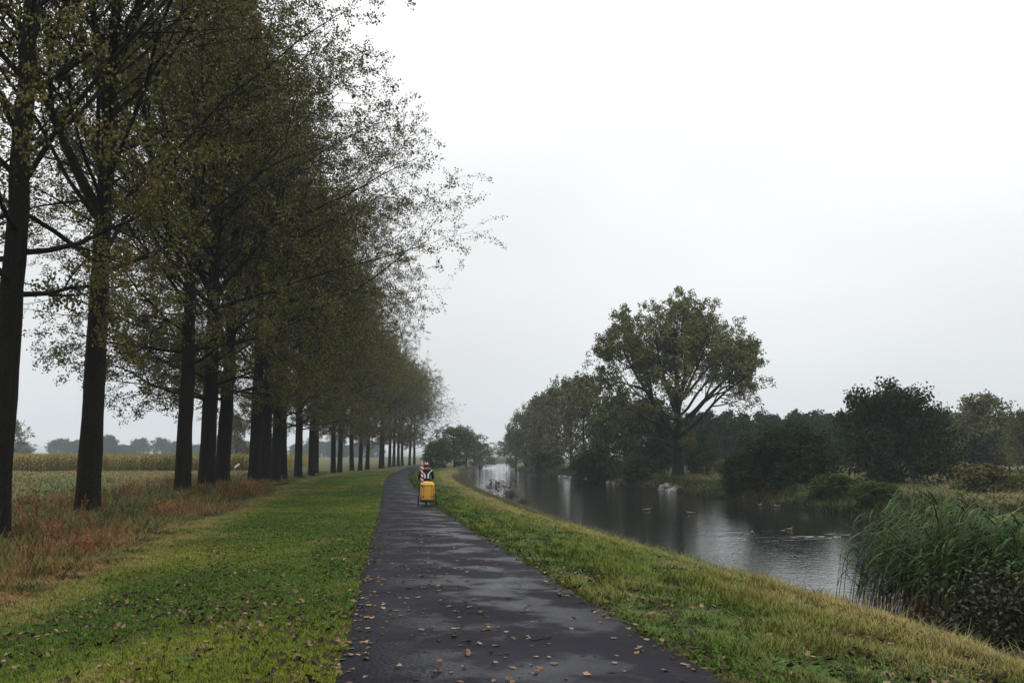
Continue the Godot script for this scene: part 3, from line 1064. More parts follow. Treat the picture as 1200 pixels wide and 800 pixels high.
	for k in 60000:
		var s := 9.0 * pow(12.5, rv(0, 1))
		var u := lawn_edge(s) + 0.1 - pow(rv(0, 1), 1.3) * (12.0 if s < 60.0 else 9.0)
		var le := lawn_edge(s)
		var p := patches.get_noise_2d(u * 3.0 + 30.0, s * 2.0)
		var big := patches.get_noise_2d(u * 1.5 + 210.0, s * 0.8)
		var ditch := exp(-pow((u - (le - 1.5)) / 1.5, 2.0)) * (1.0 - smoothstep(50.0, 75.0, s))
		var c := blend3(Color(0.06, 0.075, 0.018), straw * 0.75, 0.4 + p * 1.3)
		c = blend3(c, rust, ditch * 0.9 + big * 1.6 - 0.25 + p * 0.6)
		var fine := patches.get_noise_2d(u * 14.0, s * 11.0)
		var hh := (0.32 + 0.4 * ditch + p * 0.35 + fine * 0.9) * (1.0 if u > -10.0 else 0.8)
		c = blend3(c, Color(0.09, 0.1, 0.025), fine * 2.2 - 0.1)
		hh *= smoothstep(-0.2, 0.8, le - u) * 0.7 + 0.3
		if rv(0, 1) < 0.05 and ditch < 0.4: c = Color(0.04, 0.03, 0.02); hh *= 1.3
		var sc := pow(maxf(s, 12.0) / 14.0, 0.5)
		xf.append(Transform3D(Basis(Vector3.UP, rv(0, TAU)).scaled(Vector3(sc, maxf(hh, 0.2) * rv(0.7, 1.3), sc)), put(u + bend(s), s)))
		cols.append(c * rv(0.75, 1.25))
	scatter("rough_grass", tall, xf, cols, "tall rust brown and green wild grass in the ditch under the poplars", "grass")
	# dead dock and hogweed stalks standing in the rough
	var dm := MB.new()
	rng.seed = 99
	for k in 3:
		var a := Vector3(rv(-0.05, 0.05), -0.05, rv(-0.05, 0.05))
		var e := a + Vector3(rv(-0.2, 0.2), rv(0.7, 1.0), rv(-0.2, 0.2))
		dm.rod(a, e, 0.006, 4, Color.WHITE, 0.003)
		for q in 26:
			var f := rv(0.45, 1.0)
			dm.leaf(a.lerp(e, f) + rdir() * 0.02, (rdir() + Vector3.UP).normalized(), rdir(), rv(0.03, 0.08), 0.03, Color(1, 1, 1) * rv(0.7, 1.3))
	var dock := dm.mesh(M.dead)
	xf = []
	cols = PackedColorArray()
	for k in 1500:
		var s := 12.0 * pow(7.0, rv(0, 1))
		var u := lawn_edge(s) - 0.5 - rv(0, 1) * 8.0
		if patches.get_noise_2d(u * 5.0, s * 5.0) + rv(-0.2, 0.2) < 0.0: continue
		xf.append(Transform3D(Basis(Vector3.UP, rv(0, TAU)).scaled(Vector3.ONE * rv(0.45, 0.9)), put(u + bend(s), s)))
		cols.append(blend3(Color(0.08, 0.038, 0.02), Color(0.3, 0.135, 0.058), rv(0, 1)))
	scatter("dock_stalks", dock, xf, cols, "dead reddish brown weed stalks standing in the rough grass", "weeds")
	# far pasture between poplars and maize
	xf = []
	cols = PackedColorArray()
	for k in 16000:
		var s := rv(30.0, 108.0)
		var u := -14.0 - rv(0, 1) * 45.0
		var p := patches.get_noise_2d(u * 1.0, s * 1.5)
		var c := blend3(Color(0.11, 0.135, 0.03), Color(0.24, 0.17, 0.065), 0.55 + p * 1.6)
		xf.append(Transform3D(Basis(Vector3.UP, rv(0, TAU)).scaled(Vector3(3.0, rv(0.4, 1.0), 3.0)), put(u, s)))
		cols.append(c * rv(0.8, 1.2))
	scatter("pasture_grass", tall, xf, cols, "green and tan pasture strip in front of the maize", "grass")
	# far bank
	xf = []
	cols = PackedColorArray()
	for k in 26000:
		var s := rv(30.0, 190.0)
		var e := 25.7 + far_bend(s)
		var q := pow(rv(0, 1), 2.0)
		var x := e + q * 34.0
		var p := patches.get_noise_2d(x * 1.5, s * 1.5)
		var c := blend3(Color(0.055, 0.075, 0.018), Color(0.18, 0.145, 0.05), 0.4 + p * 1.8 + patches.get_noise_2d(x * 7.0, s * 7.0))
		if x - e < 1.6: c = blend3(c, Color(0.06, 0.05, 0.022), 0.5 + p)
		xf.append(Transform3D(Basis(Vector3.UP, rv(0, TAU)).scaled(Vector3(2.6, maxf(rv(0.5, 1.2) * (1.1 if x - e < 2.0 else 0.75) * (1.0 + 1.4 * patches.get_noise_2d(x * 5.0, s * 5.0 + 40.0)), 0.2), 2.6)), put(x, s)))
		cols.append(c * rv(0.8, 1.2))
	scatter("meadow_grass", tall, xf, cols, "yellow green meadow grass along the far canal bank", "grass")
	# the near bank's wet edge
	xf = []
	cols = PackedColorArray()
	for k in 9000:
		var s := 7.0 * pow(26.0, rv(0, 1))
		var u := rv(6.0, 8.3)
		var c := blend3(Color(0.05, 0.07, 0.018), Color(0.12, 0.09, 0.04), rv(0, 1))
		xf.append(Transform3D(Basis(Vector3.UP, rv(0, TAU)).scaled(Vector3(1.4, rv(0.4, 0.9), 1.4)), put(u + bend(s), s)))
		cols.append(c * rv(0.8, 1.2))
	scatter("bank_grass", tall, xf, cols, "rank grass on the slope down to the water", "grass")
	# dried brown weeds by the water
	var weed := make_tree(420, leafy(1.3, 2.0, {"trunk_to": 0.4, "radius": 0.02, "limbs": 16, "first": 0.04, "elev": [0.5, 1.3], "leaf": 0.07, "leaves": 5, "kids": [5, 5, 3], "min_r": 0.0, "spread": 0.12, "centre": Vector3(0, 0.65, 0), "radii": Vector3(1.0, 0.7, 1.0), "leaf_a": Color(0.06, 0.04, 0.025), "leaf_b": Color(0.12, 0.08, 0.05)}))
	var lab := ["dry brown weed clump on the canal edge just beyond the cyclist", "smaller dry weed clump at the water next to the brown one", "low dry weeds trailing into the canal from the near bank"]
	for k in 3:
		var sp: Array = [[7.4, 60.0, 1.1], [8.0, 58.0, 0.75], [8.2, 54.0, 0.6]][k]
		plant_tree("dry_weed", weed, put(sp[0] + bend(sp[1]), sp[1], -0.05), k * 2.0, Vector3.ONE * sp[2], M.bark, M.dead, lab[k], "weeds", "dry weeds on the near bank", "stem")

# ---------------------------------------------------------------- reeds
func ribbon(m: MB, p: Vector3, d: Vector3, l: float, wd: float, droop: float, col: Color) -> void:
	var sd := d.cross(Vector3.UP).normalized() * wd
	var last := p
	var lw := 0.5
	for i in 4:
		d = (d + Vector3.DOWN * droop).normalized()
		var q := p + d * (l / 4.0)
		var w: float = [1.0, 0.9, 0.6, 0.0][i]
		if i < 3: m.quad(last - sd * lw, last + sd * lw, q + sd * w, q - sd * w, col)
		else: m.tri(last - sd * lw, last + sd * lw, q, col)
		last = q
		lw = w
		p = q

func reeds() -> void:
	rng.seed = 88
	var o := thing("reed_clump", Vector3(8.9, WATER - 0.3, -13.2), "wind-bent green reed clump with brown lower stalks at the water's edge", "reeds")
	var st := MB.new()
	var lf := MB.new()
	var dead := MB.new()
	for k in 950:
		var s := rv(10.6, 15.6)
		var x := 7.9 + pow(rv(0, 1), 0.8) * 2.4 + (s - 13.0) * 0.03
		var b := Vector3(x, maxf(ground_y(x, s), WATER - 0.4), -s) - o.position
		var h := rv(1.75, 2.7) * (1.0 - 0.25 * smoothstep(14.6, 15.8, s) - 0.12 * smoothstep(12.2, 10.6, s))
		var lean := Vector3(rv(0.05, 0.6), 1, rv(-0.2, 0.2)).normalized()
		var pts := PackedVector3Array([b])
		var rad := PackedFloat32Array([0.009])
		var d := Vector3(lean.x * 0.3, 1, lean.z).normalized()
		var p := b
		for i in 4:
			d = (d + Vector3(0.05, 0, 0) + lean * 0.1).normalized()
			p += d * h / 4.0
			pts.append(p)
			rad.append(0.009 - 0.0018 * i)
		var green := rv(0, 1)
		st.tube(pts.slice(0, 3), rad.slice(0, 3), 4, blend3(Color(0.17, 0.095, 0.045), Color(0.1, 0.075, 0.035), green))
		lf.tube(pts.slice(2, 5), rad.slice(2, 5), 4, blend3(Color(0.04, 0.06, 0.016), Color(0.08, 0.085, 0.03), green * green))
		for q in 13:
			var t := 1.0 - 0.42 * pow(rv(0, 1), 1.2)
			var f := t * 4.0
			var i := mini(int(f), 3)
			var at := pts[i].lerp(pts[i + 1], f - i)
			var az := rv(-0.9, 0.9) + (PI if rv(0, 1) < 0.22 else 0.0)
			var dd := Vector3(cos(az), rv(0.5, 1.4), sin(az)).normalized()
			var c := blend3(Color(0.016, 0.045, 0.008), Color(0.04, 0.08, 0.016), rv(0, 1))
			if rv(0, 1) < 0.06: c = Color(0.15, 0.14, 0.05)
			ribbon(lf, at, dd, rv(0.4, 0.75), rv(0.009, 0.017), rv(0.12, 0.4), c)
		for q in 2:
			var t := rv(0.1, 0.5)
			var at := pts[int(t * 4.0)]
			var az := rv(0, TAU)
			ribbon(dead, at, Vector3(cos(az), rv(0.0, 0.8), sin(az)).normalized(), rv(0.2, 0.45), 0.009, 0.45, blend3(Color(0.14, 0.075, 0.035), Color(0.27, 0.17, 0.09), rv(0, 1)))
	part("stalks", st.mesh(M.dead), o)
	part("leaves", lf.mesh(M.grass), o)
	tag(part("dead_leaves", dead.mesh(M.dead), o), "withered brown lower leaves", "")
	var bush := make_tree(430, leafy(1.8, 2.2, {"trunk_to": 0.4, "radius": 0.03, "limbs": 24, "first": 0.04, "elev": [0.25, 1.2], "leaf": 0.075, "leaves": 9, "kids": [6, 6, 4], "min_r": 0.0, "spread": 0.24, "leaf_w": 0.6, "centre": Vector3(0, 0.85, 0), "radii": Vector3(1.15, 0.95, 1.15), "leaf_a": Color(0.016, 0.026, 0.01), "leaf_b": Color(0.04, 0.034, 0.016)}))
	plant_tree("bramble_bush", bush, put(7.6, 10.1, -0.05), 0.0, Vector3(0.85, 0.95, 0.85), M.bark, vcol(0.5, Color(0.01, 0.015, 0.005)), "dark glossy bramble bush in front of the reeds at right edge", "bush", "", "stem")
	plant_tree("bramble_bush", bush, put(8.0, 9.2, -0.05), 2.0, Vector3(1.1, 0.95, 1.1), M.bark, vcol(0.5, Color(0.01, 0.015, 0.005)), "second dark bramble bush, cut off by the right edge", "bush", "", "stem")

# ---------------------------------------------------------------- ducks
func ducks() -> void:
	var m := MB.new()
	var bones := [[Vector3(0, 0.04, 0.16), Vector3(0, 0.05, -0.12), 0.07, 0.095], [Vector3(0, 0.09, 0.2), Vector3(0, 0.12, 0.3), 0.05, 0.015], [Vector3(0, 0.08, -0.17), Vector3(0, 0.2, -0.22), 0.05, 0.035], [Vector3(0, 0.225, -0.225), Vector3(0, 0.22, -0.26), 0.047, 0.04], [Vector3(0, 0.21, -0.27), Vector3(0, 0.2, -0.345), 0.02, 0.016], [Vector3(0.065, 0.08, -0.05), Vector3(0.05, 0.1, 0.2), 0.05, 0.02], [Vector3(-0.065, 0.08, -0.05), Vector3(-0.05, 0.1, 0.2), 0.05, 0.02]]
	body_mesh(m, bones, 0.016, 0.03, func(p: Vector3) -> Color:
		if p.z < -0.29: return Color(0.3, 0.2, 0.04)
		if p.z < -0.17 and p.y > 0.17: return Color(0.02, 0.035, 0.025)
		if p.z < -0.16 and p.y > 0.14: return Color(0.2, 0.2, 0.19)
		if absf(p.x) > 0.08 and p.y > 0.07: return Color(0.12, 0.11, 0.1)
		return Color(0.09, 0.06, 0.04))
	var mesh := m.mesh(vcol(0.7))
	var labels := ["small dark duck swimming alone on the bright water", "duck leaving a bright wake ahead of the pair by the reeds", "left duck of the pair swimming close to the reeds", "right duck of the pair swimming close to the reeds", "distant duck in mid canal, left of the other ones", "distant duck in mid canal, level with the stone patch", "duck in the shadow of the wide overhanging shrub", "second duck in the shadow of the wide overhanging shrub"]
	for i in DUCKS.size():
		var d: Array = DUCKS[i]
		var o := thing("duck", Vector3(d[0], WATER - 0.02, -d[1]), labels[i], "duck", "ducks on the canal")
		o.basis = Basis(Vector3.UP, -d[2]).scaled(Vector3.ONE * d[3])
		part("body", mesh, o)

# ---------------------------------------------------------------- cyclist
func wheel(parent: Node3D, at: Vector3, r: float, spokes: int) -> void:
	var w := Node3D.new()
	w.name = "wheel"
	parent.add_child(w, true)
	w.position = at
	var m := MB.new()
	m.torus(Vector3.ZERO, r - 0.026, 0.027)
	part("tyre", m.mesh(flat(Color(0.012, 0.012, 0.013), 0.8)), w)
	m = MB.new()
	m.torus(Vector3.ZERO, r - 0.05, 0.011, 28, 6)
	part("rim", m.mesh(flat(Color(0.35, 0.35, 0.36), 0.35, 0.9)), w)
	m = MB.new()
	m.rod(Vector3(-0.035, 0, 0), Vector3(0.035, 0, 0), 0.022, 10)
	part("hub", m.mesh(flat(Color(0.2, 0.2, 0.21), 0.4, 0.9)), w)
	m = MB.new()
	for k in spokes:
		var a := TAU * k / spokes
		m.rod(Vector3(0.025 if k % 2 else -0.025, 0, 0), Vector3(0, cos(a), sin(a)) * (r - 0.05), 0.0018, 3)
	part("spokes", m.mesh(flat(Color(0.4, 0.4, 0.4), 0.4, 0.9)), w)

func rounded(cx: float, cz: float, y: float, hx: float, hz: float, r: float, n := 6) -> Array:
	var ring := []
	for q in 4:
		var sx: float = [1, -1, -1, 1][q]
		var sz: float = [1, 1, -1, -1][q]
		for k in n:
			var a := PI / 2 * (q + float(k) / (n - 1))
			ring.append(Vector3(cx + sx * (hx - r) + r * cos(a), y, cz + sz * (hz - r) + r * sin(a)))
	ring.reverse()
	return ring

func rider() -> void:
	var s0 := 38.84
	var tx := 1.84 + 0.0
	var black := flat(Color(0.015, 0.015, 0.016), 0.5)
	var steel := flat(Color(0.03, 0.03, 0.032), 0.35, 0.6)
	var t := thing("bicycle_trailer", Vector3(tx, path_height(s0) + 0.02, -s0), "two-wheeled bicycle trailer with yellow cover and striped safety flag", "bicycle trailer")
	wheel(t, Vector3(-0.38, 0.26, 0), 0.26, 20)
	wheel(t, Vector3(0.38, 0.26, 0), 0.26, 20)
	var m := MB.new()
	m.rod(Vector3(-0.43, 0.25, 0), Vector3(0.43, 0.25, 0), 0.014)
	for x in [-0.27, 0.27]:
		m.rod(Vector3(x, 0.24, 0.3), Vector3(x, 0.24, -0.42), 0.016)
		m.rod(Vector3(x, 0.24, 0.3), Vector3(x * 0.93, 0.8, 0.28), 0.013)
	m.rod(Vector3(-0.27, 0.24, 0.3), Vector3(0.27, 0.24, 0.3), 0.016)
	m.rod(Vector3(-0.27, 0.24, -0.42), Vector3(0.27, 0.24, -0.42), 0.016)
	part("frame", m.mesh(steel), t)
	m = MB.new()
	m.tube(PackedVector3Array([Vector3(-0.2, 0.25, -0.42), Vector3(-0.26, 0.3, -0.75), Vector3(-0.1, 0.36, -1.05), Vector3(-0.03, 0.35, -1.12)]), PackedFloat32Array([0.016, 0.016, 0.014, 0.014]), 8, Color.WHITE, true)
	part("hitch_arm", m.mesh(steel), t)
	m = MB.new()
	var rings := []
	for e in [[0.22, 0.24, 0.3], [0.25, 0.275, 0.33], [0.33, 0.29, 0.345], [0.5, 0.302, 0.35], [0.6, 0.306, 0.35], [0.7, 0.3, 0.34], [0.8, 0.294, 0.335], [0.86, 0.288, 0.33], [0.95, 0.27, 0.31], [1.0, 0.22, 0.26]]:
		var ring := rounded(0, -0.05, e[0], e[1], e[2], 0.09, 8)
		for q in ring.size():
			ring[q] += Vector3(ring[q].x, 0, ring[q].z) * 0.11 * bumps.get_noise_3d(ring[q].x * 50.0, ring[q].y * 50.0, ring[q].z * 50.0)
		rings.append(ring)
	m.loft(rings)
	var cover := part("cover", m.mesh(flat(Color(0.62, 0.33, 0.02), 0.55)), t)
	m = MB.new()
	rings = []
	for e in [[0.87, 0.3, 0.342], [0.9, 0.302, 0.343], [0.97, 0.272, 0.315], [1.02, 0.22, 0.26], [1.04, 0.14, 0.18]]:
		var ring := rounded(0, -0.05, e[0], e[1], e[2], 0.12, 8)
		for q in ring.size():
			ring[q].y += 0.03 * bumps.get_noise_2d(ring[q].x * 30.0, ring[q].z * 30.0)
		rings.append(ring)
	m.loft(rings)
	tag(part("lid", m.mesh(flat(Color(0.68, 0.38, 0.03), 0.5)), cover), "brighter yellow lid", "")
	for x in [-0.16, 0.16]:
		m = MB.new()
		m.box(Vector3(x, 0.62, 0.304), Vector3(0.025, 0.6, 0.012))
		part("strap", m.mesh(flat(Color(0.3, 0.17, 0.02), 0.7)), cover)
	m = MB.new()
	rings = []
	for e in [[0.19, 0.27, 0.32], [0.2, 0.29, 0.345], [0.27, 0.296, 0.352], [0.285, 0.294, 0.35]]:
		rings.append(rounded(0, -0.05, e[0], e[1], e[2], 0.09, 8))
	m.loft(rings)
	part("tub", m.mesh(black), t)
	for x in [-0.2, 0.2]:
		m = MB.new()
		m.rod(Vector3(x, 0.42, 0.285), Vector3(x, 0.42, 0.315), 0.036, 14)
		part("reflector", m.mesh(flat(Color(0.35, 0.015, 0.01), 0.25)), t)
	m = MB.new()
	m.rod(Vector3(-0.25, 0.3, 0.3), Vector3(-0.235, 2.0, 0.3), 0.007, 6)
	part("flag_pole", m.mesh(flat(Color(0.6, 0.6, 0.58), 0.5)), t)
	m = MB.new()
	for k in 26:
		var y0 := 0.84 + k * 0.042
		var w0 := 0.052 + 0.014 * sin(k * 1.1)
		if k > 22: w0 = 0.04
		var cc := Color(0.5, 0.02, 0.018) if (k / 2) % 2 == 0 else Color(0.72, 0.68, 0.66)
		if k > 22: cc = Color(0.75, 0.62, 0.58)
		var zz := 0.315 + 0.012 * sin(k * 0.8)
		var z1 := 0.315 + 0.012 * sin((k + 1) * 0.8)
		var w1 := 0.052 + 0.014 * sin((k + 1) * 1.1)
		if k > 21: w1 = 0.04
		for fz in [0.0, -0.035]:
			var a := Vector3(-0.243 - w0, y0 + 0.03, zz + fz)
			var b := Vector3(-0.243 + w0, y0 - 0.03, zz + fz)
			var c := Vector3(-0.243 + w1, y0 + 0.012, z1 + fz)
			var d := Vector3(-0.243 - w1, y0 + 0.072, z1 + fz)
			m.quad(a, d, c, b, cc)
		for sd in [-1.0, 1.0]:
			m.quad(Vector3(-0.243 + sd * w0, y0 - 0.03 * sd, zz), Vector3(-0.243 + sd * w1, y0 + 0.042 - 0.03 * sd, z1), Vector3(-0.243 + sd * w1, y0 + 0.042 - 0.03 * sd, z1 - 0.035), Vector3(-0.243 + sd * w0, y0 - 0.03 * sd, zz - 0.035), cc)
	var fm := vcol(0.7)
	tag(part("safety_flag", m.mesh(fm), t), "red and white striped upright flag", "")

	# bicycle, pulled ahead of the trailer
	var s1 := s0 + 1.42
	var base := Vector3(tx + 0.02, path_height(s1) + 0.02, -s1)
	var b := thing("bicycle", base, "dark touring bicycle ridden ahead of the yellow trailer", "bicycle")
	wheel(b, Vector3(0, 0.34, 0.26), 0.34, 28)
	wheel(b, Vector3(0, 0.34, -0.82), 0.34, 28)
	m = MB.new()
	var bb := Vector3(0, 0.3, -0.18)
	var seat_top := Vector3(0, 0.82, 0.0)
	var head_top := Vector3(0, 0.86, -0.58)
	var head_bot := Vector3(0, 0.7, -0.62)
	for e in [[bb, seat_top, 0.017], [seat_top, head_top, 0.016], [bb, head_bot, 0.019], [head_top, head_bot, 0.02]]:
		m.rod(e[0], e[1], e[2])
	for x in [-0.05, 0.05]:
		m.rod(bb + Vector3(x * 0.5, 0, 0), Vector3(x, 0.34, 0.26), 0.01)
		m.rod(seat_top + Vector3(x * 0.3, -0.04, 0), Vector3(x, 0.34, 0.26), 0.009)
		m.rod(head_bot + Vector3(x, -0.03, 0), Vector3(x, 0.34, -0.82), 0.012)
	part("frame", m.mesh(flat(Color(0.02, 0.03, 0.05), 0.3)), b)
	m = MB.new()
	rings = []
	for e in [[-0.16, 0.02, 0.02], [-0.05, 0.035, 0.03], [0.04, 0.08, 0.035], [0.1, 0.085, 0.035], [0.13, 0.05, 0.02]]:
		var ring := []
		for k in 10:
			var a := TAU * k / 10
			ring.append(Vector3(cos(a) * e[1], 0.95 + sin(a) * e[2], e[0]))
		rings.append(ring)
	rings.reverse()
	m.loft(rings)
	m.rod(Vector3(0, 0.8, 0.0), Vector3(0, 0.93, 0.02), 0.013)
	part("saddle", m.mesh(black), b)
	m = MB.new()
	m.tube(PackedVector3Array([Vector3(-0.29, 1.06, -0.5), Vector3(-0.24, 1.07, -0.6), Vector3(0, 1.06, -0.64), Vector3(0.24, 1.07, -0.6), Vector3(0.29, 1.06, -0.5)]), PackedFloat32Array([0.015, 0.013, 0.012, 0.013, 0.015]), 8, Color.WHITE, true)
	m.rod(head_top, Vector3(0, 1.06, -0.63), 0.014)
	part("handlebar", m.mesh(black), b)
	m = MB.new()
	m.rod(bb + Vector3(-0.06, 0, 0), bb + Vector3(0.06, 0, 0), 0.018)
	for x in [-1.0, 1.0]:
		var dn := Vector3(x * 0.075, -0.17 * x, 0)
		m.rod(bb + Vector3(x * 0.07, 0, 0), bb + dn, 0.01)
		m.box(bb + dn + Vector3(x * 0.06, 0, 0), Vector3(0.09, 0.02, 0.07))
	part("pedals", m.mesh(steel), b)
	m = MB.new()
	m.rod(Vector3(-0.06, 0.74, 0.05), Vector3(-0.06, 0.74, 0.42), 0.007)
	m.rod(Vector3(0.06, 0.74, 0.05), Vector3(0.06, 0.74, 0.42), 0.007)
	for x in [-0.06, 0.06]:
		m.rod(Vector3(x, 0.74, 0.3), Vector3(x, 0.36, 0.26), 0.006)
	part("luggage_rack", m.mesh(steel), b)

	# the rider
	var p := thing("person", base, "cyclist seen from behind in black jacket with white stripes and red helmet", "person")
	p.scale = Vector3(1.12, 1.03, 1.03)
	var bones := [
		[Vector3(0, 1.02, 0.03), Vector3(0, 1.2, -0.06), 0.15, 0.145], [Vector3(0, 1.2, -0.06), Vector3(0, 1.4, -0.16), 0.145, 0.15], [Vector3(-0.13, 1.42, -0.17), Vector3(0.13, 1.42, -0.17), 0.09, 0.09], [Vector3(-0.08, 1.02, 0.03), Vector3(0.08, 1.02, 0.03), 0.12, 0.12],
		[Vector3(0, 1.46, -0.2), Vector3(0, 1.56, -0.24), 0.06, 0.055]]
	for x in [-1.0, 1.0]:
		var up: float = 0.17 * -x   # the left foot is up
		bones.append([Vector3(x * 0.19, 1.43, -0.18), Vector3(x * 0.27, 1.22, -0.3), 0.07, 0.052])
		bones.append([Vector3(x * 0.27, 1.22, -0.3), Vector3(x * 0.27, 1.09, -0.46), 0.052, 0.036])
		var foot := Vector3(x * 0.13, 0.3 + up + 0.1, -0.16)
		var knee := Vector3(x * 0.14, 0.78 + up * 0.62, -0.36 + up * -0.2)
		bones.append([Vector3(x * 0.1, 1.0, 0.0), knee, 0.1, 0.07])
		bones.append([knee, foot, 0.065, 0.042])
		bones.append([foot + Vector3(0, -0.05, 0.04), foot + Vector3(0, -0.06, -0.16), 0.04, 0.036])
	m = MB.new()
	body_mesh(m, bones, 0.015, 0.035, func(q: Vector3) -> Color:
		var ax := absf(q.x)
		if q.y > 1.53: return Color(0.35, 0.2, 0.14)
		if q.z > -0.2 and q.y > 1.14 and q.y < 1.5:
			var line := 0.065 + 0.0 * q.y if q.y < 1.3 else 0.065 + (q.y - 1.3) * 0.9
			if absf(ax - line) < 0.022 and q.z > -0.16 - (1.5 - q.y) * 0.3: return Color(0.75, 0.76, 0.8)
		if q.y > 1.0: return Color(0.012, 0.012, 0.016)
		if q.y < 0.42 and q.y < 0.3 + (0.16 if q.x < 0 else -0.08): return Color(0.02, 0.02, 0.02)
		return Color(0.015, 0.015, 0.02))
	# hands closed round the grips
	for x in [-1.0, 1.0]:
		var hb := [[Vector3(x * 0.27, 1.095, -0.455), Vector3(x * 0.268, 1.09, -0.52), 0.03, 0.032]]
		for f in 4:
			var k := Vector3(x * (0.245 + 0.017 * f), 1.1, -0.535 + 0.01 * f)
			hb.append([k, k + Vector3(0, -0.028, -0.03 + 0.004 * absf(f - 1.5)), 0.011, 0.0095])
			hb.append([k + Vector3(0, -0.028, -0.03), k + Vector3(0, -0.055, -0.005), 0.0095, 0.0085])
		hb.append([Vector3(x * 0.245, 1.085, -0.48), Vector3(x * 0.225, 1.06, -0.52), 0.013, 0.01])
		body_mesh(m, hb, 0.006, 0.008, func(_q: Vector3) -> Color: return Color(0.3, 0.17, 0.12))
	# head
	var hb2 := [[Vector3(0, 1.66, -0.24), Vector3(0, 1.68, -0.275), 0.085, 0.082], [Vector3(0, 1.6, -0.3), Vector3(0, 1.6, -0.32), 0.055, 0.04], [Vector3(0, 1.55, -0.24), Vector3(0, 1.6, -0.255), 0.055, 0.06], [Vector3(0, 1.655, -0.35), Vector3(0, 1.635, -0.372), 0.012, 0.016], [Vector3(0.084, 1.655, -0.255), Vector3(0.09, 1.63, -0.26), 0.016, 0.012], [Vector3(-0.084, 1.655, -0.255), Vector3(-0.09, 1.63, -0.26), 0.016, 0.012], [Vector3(0.03, 1.662, -0.338), Vector3(0.032, 1.662, -0.34), 0.014, 0.014], [Vector3(-0.03, 1.662, -0.338), Vector3(-0.032, 1.662, -0.34), 0.014, 0.014], [Vector3(-0.02, 1.6, -0.352), Vector3(0.02, 1.6, -0.352), 0.009, 0.009]]
	body_mesh(m, hb2, 0.009, 0.02, func(q: Vector3) -> Color:
		if q.z > -0.25 and q.y > 1.6: return Color(0.05, 0.03, 0.02)
		if q.z < -0.345 and absf(q.y - 1.6) < 0.008: return Color(0.3, 0.1, 0.08)
		return Color(0.35, 0.2, 0.14))
	part("body", m.mesh(vcol(0.8)), p)
	m = MB.new()
	rings = []
	for i in 8:
		var a := PI / 2 * i / 7.0
		var ring := []
		for k in 24:
			var az := TAU * k / 24
			var rib := 1.0 + 0.05 * cos(az * 6.0) * sin(a * 2.0)
			ring.append(Vector3(cos(az) * 0.108 * cos(a * 0.97) * rib, 1.69 + 0.115 * sin(a) * rib, -0.265 + sin(az) * 0.138 * cos(a * 0.97) * rib))
		rings.append(ring)
	for r in rings: r.reverse()
	m.loft(rings)
	var hel := part("helmet", m.mesh(flat(Color(0.4, 0.05, 0.05), 0.35)), p)
	m = MB.new()
	for x in [-0.055, 0.055]:
		var pts := PackedVector3Array()
		var rad := PackedFloat32Array()
		for i in 9:
			var a := PI * (i + 0.6) / 9.2
			pts.append(Vector3(x * sin(a) * 1.1, 1.695 + 0.108 * sin(a), -0.265 + 0.14 * cos(a)))
			rad.append(0.013)
		m.tube(pts, rad, 6, Color.WHITE, true)
	part("stripe", m.mesh(flat(Color(0.75, 0.66, 0.62), 0.5)), hel)

# ---------------------------------------------------------------- fallen leaves
func leaf_mesh(seed_: int, curl: float) -> ArrayMesh:
	rng.seed = seed_
	var m := MB.new()
	var out := [Vector2(0, -0.5), Vector2(0.22, -0.42), Vector2(0.46, -0.18), Vector2(0.4, 0.1), Vector2(0.17, 0.34), Vector2(0, 0.55), Vector2(-0.17, 0.34), Vector2(-0.4, 0.1), Vector2(-0.46, -0.18), Vector2(-0.22, -0.42)]
	var p := []
	for o in out:
		var q: Vector2 = o * rv(0.85, 1.1)
		p.append(Vector3(q.x * (1.0 - curl * 0.25), 0.06 + curl * (q.x * q.x * 1.1 + q.y * q.y * 0.5 + rv(-0.08, 0.08)), q.y))
	var mid := Vector3(0, 0.05, 0)
	for k in 10:
		m.tri(mid, p[k], p[(k + 1) % 10], Color(1, 1, 1) * rv(0.85, 1.15))
	m.rod(Vector3(0, 0.06, -0.48), Vector3(0.1, 0.1 + curl * 0.2, -0.95), 0.018, 3, Color(0.7, 0.6, 0.5))
	return m.mesh(M.litter)

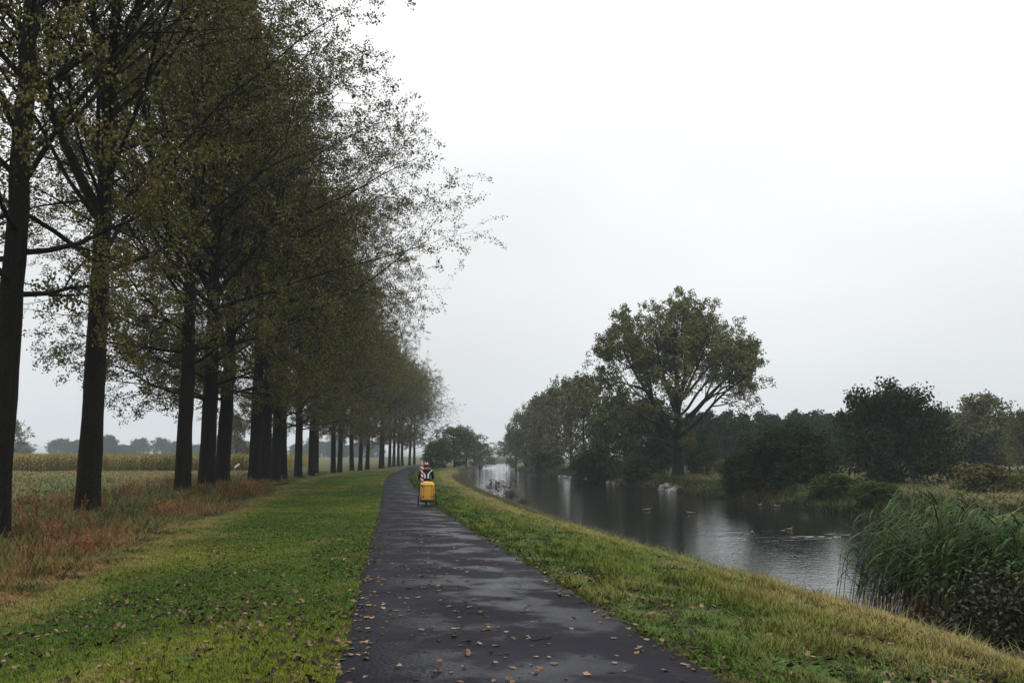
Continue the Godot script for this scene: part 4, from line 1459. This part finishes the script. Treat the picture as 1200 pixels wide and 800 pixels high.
func litter() -> void:
	var kinds := [leaf_mesh(1, 0.15), leaf_mesh(2, 0.6), leaf_mesh(3, 1.0), leaf_mesh(4, 0.35)]
	var pale := Color(0.23, 0.155, 0.09)
	var tan_ := Color(0.16, 0.1, 0.055)
	var dark := Color(0.035, 0.024, 0.018)
	var mats := []
	for c in [pale, tan_, dark, Color(0.27, 0.2, 0.13), Color(0.12, 0.07, 0.04)]:
		var mt := flat(c, 0.9)
		mt.metallic_specular = 0.25
		mt.vertex_color_use_as_albedo = true
		mats.append(mt)
	rng.seed = 31
	var xf := [[], [], [], []]
	var cols := [PackedColorArray(), PackedColorArray(), PackedColorArray(), PackedColorArray()]
	var n := 0
	# on the path: thick along both edges, thinner in the middle
	for k in 1900:
		var s := 4.6 * pow(11.0, rv(0, 1))
		var u: float
		var q := rv(0, 1)
		if q < 0.42: u = -0.32 + absf(rng.randfn(0, 0.16))
		elif q < 0.52: u = 2.12 - absf(rng.randfn(0, 0.1))
		else: u = rng.randfn(0.75, 0.55)
		if u < -0.4 or u > 2.2: continue
		if q >= 0.52 and rv(0, 1) < 0.35: continue
		if q < 0.52 and bumps.get_noise_2d(s * 14.0, 33.0 if q < 0.42 else 77.0) + rv(-0.4, 0.4) < -0.05: continue
		var t := clampf((u + 0.28) / 2.4, 0, 1)
		var y := path_height(s) + 0.008 + 0.02 * (1.0 - pow(2.0 * t - 1.0, 2.0))
		var sz := rv(0.032, 0.075)
		var tr := Transform3D((Basis(Vector3.UP, rv(0, TAU)) * Basis(Vector3.RIGHT, rv(-0.2, 0.2))).scaled(Vector3.ONE * sz), Vector3(u + bend(s), y, -s))
		var ki := rng.randi() % 4
		if n < 300 and s < 17.0:
			var mi := rng.randi() % 5
			var o := part("fallen_leaf", kinds[ki], self, mats[mi])
			o.transform = tr
			var place: String = "in the drift along the path's left edge" if u < 0.05 else ("on the right edge of the path" if u > 1.85 else "lying on the open asphalt")
			tag(o, "%s fallen poplar leaf %s" % [["pale brown", "tan", "blackish brown", "light beige", "reddish brown"][mi], place], "leaf", "fallen leaves on the path")
			n += 1
		else:
			xf[ki].append(tr)
			cols[ki].append([pale, tan_, dark, tan_][rng.randi() % 4] * rv(0.8, 1.2))
	print("leaves ", n)
	# on the grass, both sides
	for k in 36000:
		var s := 4.4 * pow(18.0, rv(0, 1))
		var u: float
		if rv(0, 1) < 0.62: u = lerpf(-0.3, lawn_edge(s), rv(0, 1))
		else: u = lerpf(2.15, 5.2, rv(0, 1))
		var cl := patches.get_noise_2d(u * 6.0 + 400.0, s * 3.0)
		if cl + rv(-0.6, 0.6) < 0.08: continue
		var ki := rng.randi() % 4
		var c: Color = dark if rv(0, 1) < 0.74 else (tan_ if rv(0, 1) < 0.7 else pale)
		var lift := 0.045 if u < 0 else 0.055
		xf[ki].append(Transform3D((Basis(Vector3.UP, rv(0, TAU)) * Basis(rdir(), rv(0, 1.3))).scaled(Vector3.ONE * rv(0.025, 0.068)), put(u + bend(s), s, lift)))
		cols[ki].append(c * rv(0.8, 1.3))
	for k in 4:
		scatter("leaf_litter", kinds[k], xf[k], cols[k], ["flat brown leaves strewn over the grass verges", "cupped brown leaves strewn over the grass verges", "tightly curled dark leaves strewn over the grass verges", "slightly curled leaves strewn over the grass verges"][k], "leaves")
	# twigs on the path
	for e in [[1.28, 7.3, 0.6, "short curved twig lying on the right half of the path"], [0.35, 6.2, 1.4, "thin dark twig lying near the bottom of the path"], [0.9, 8.6, 2.2, "tiny dark twig in the middle of the path"]]:
		var m := MB.new()
		m.tube(PackedVector3Array([Vector3(-0.13, 0.008, 0), Vector3(-0.04, 0.012, 0.03), Vector3(0.05, 0.014, 0.03), Vector3(0.14, 0.008, -0.02)]), PackedFloat32Array([0.006, 0.005, 0.005, 0.003]), 5, Color(0.03, 0.022, 0.016), true)
		var o := part("twig", m.mesh(M.dead), self)
		o.position = Vector3(e[0], path_height(e[1]) + 0.022, -e[1])
		o.rotation.y = e[2]
		tag(o, e[3], "twig", "twigs on the path")
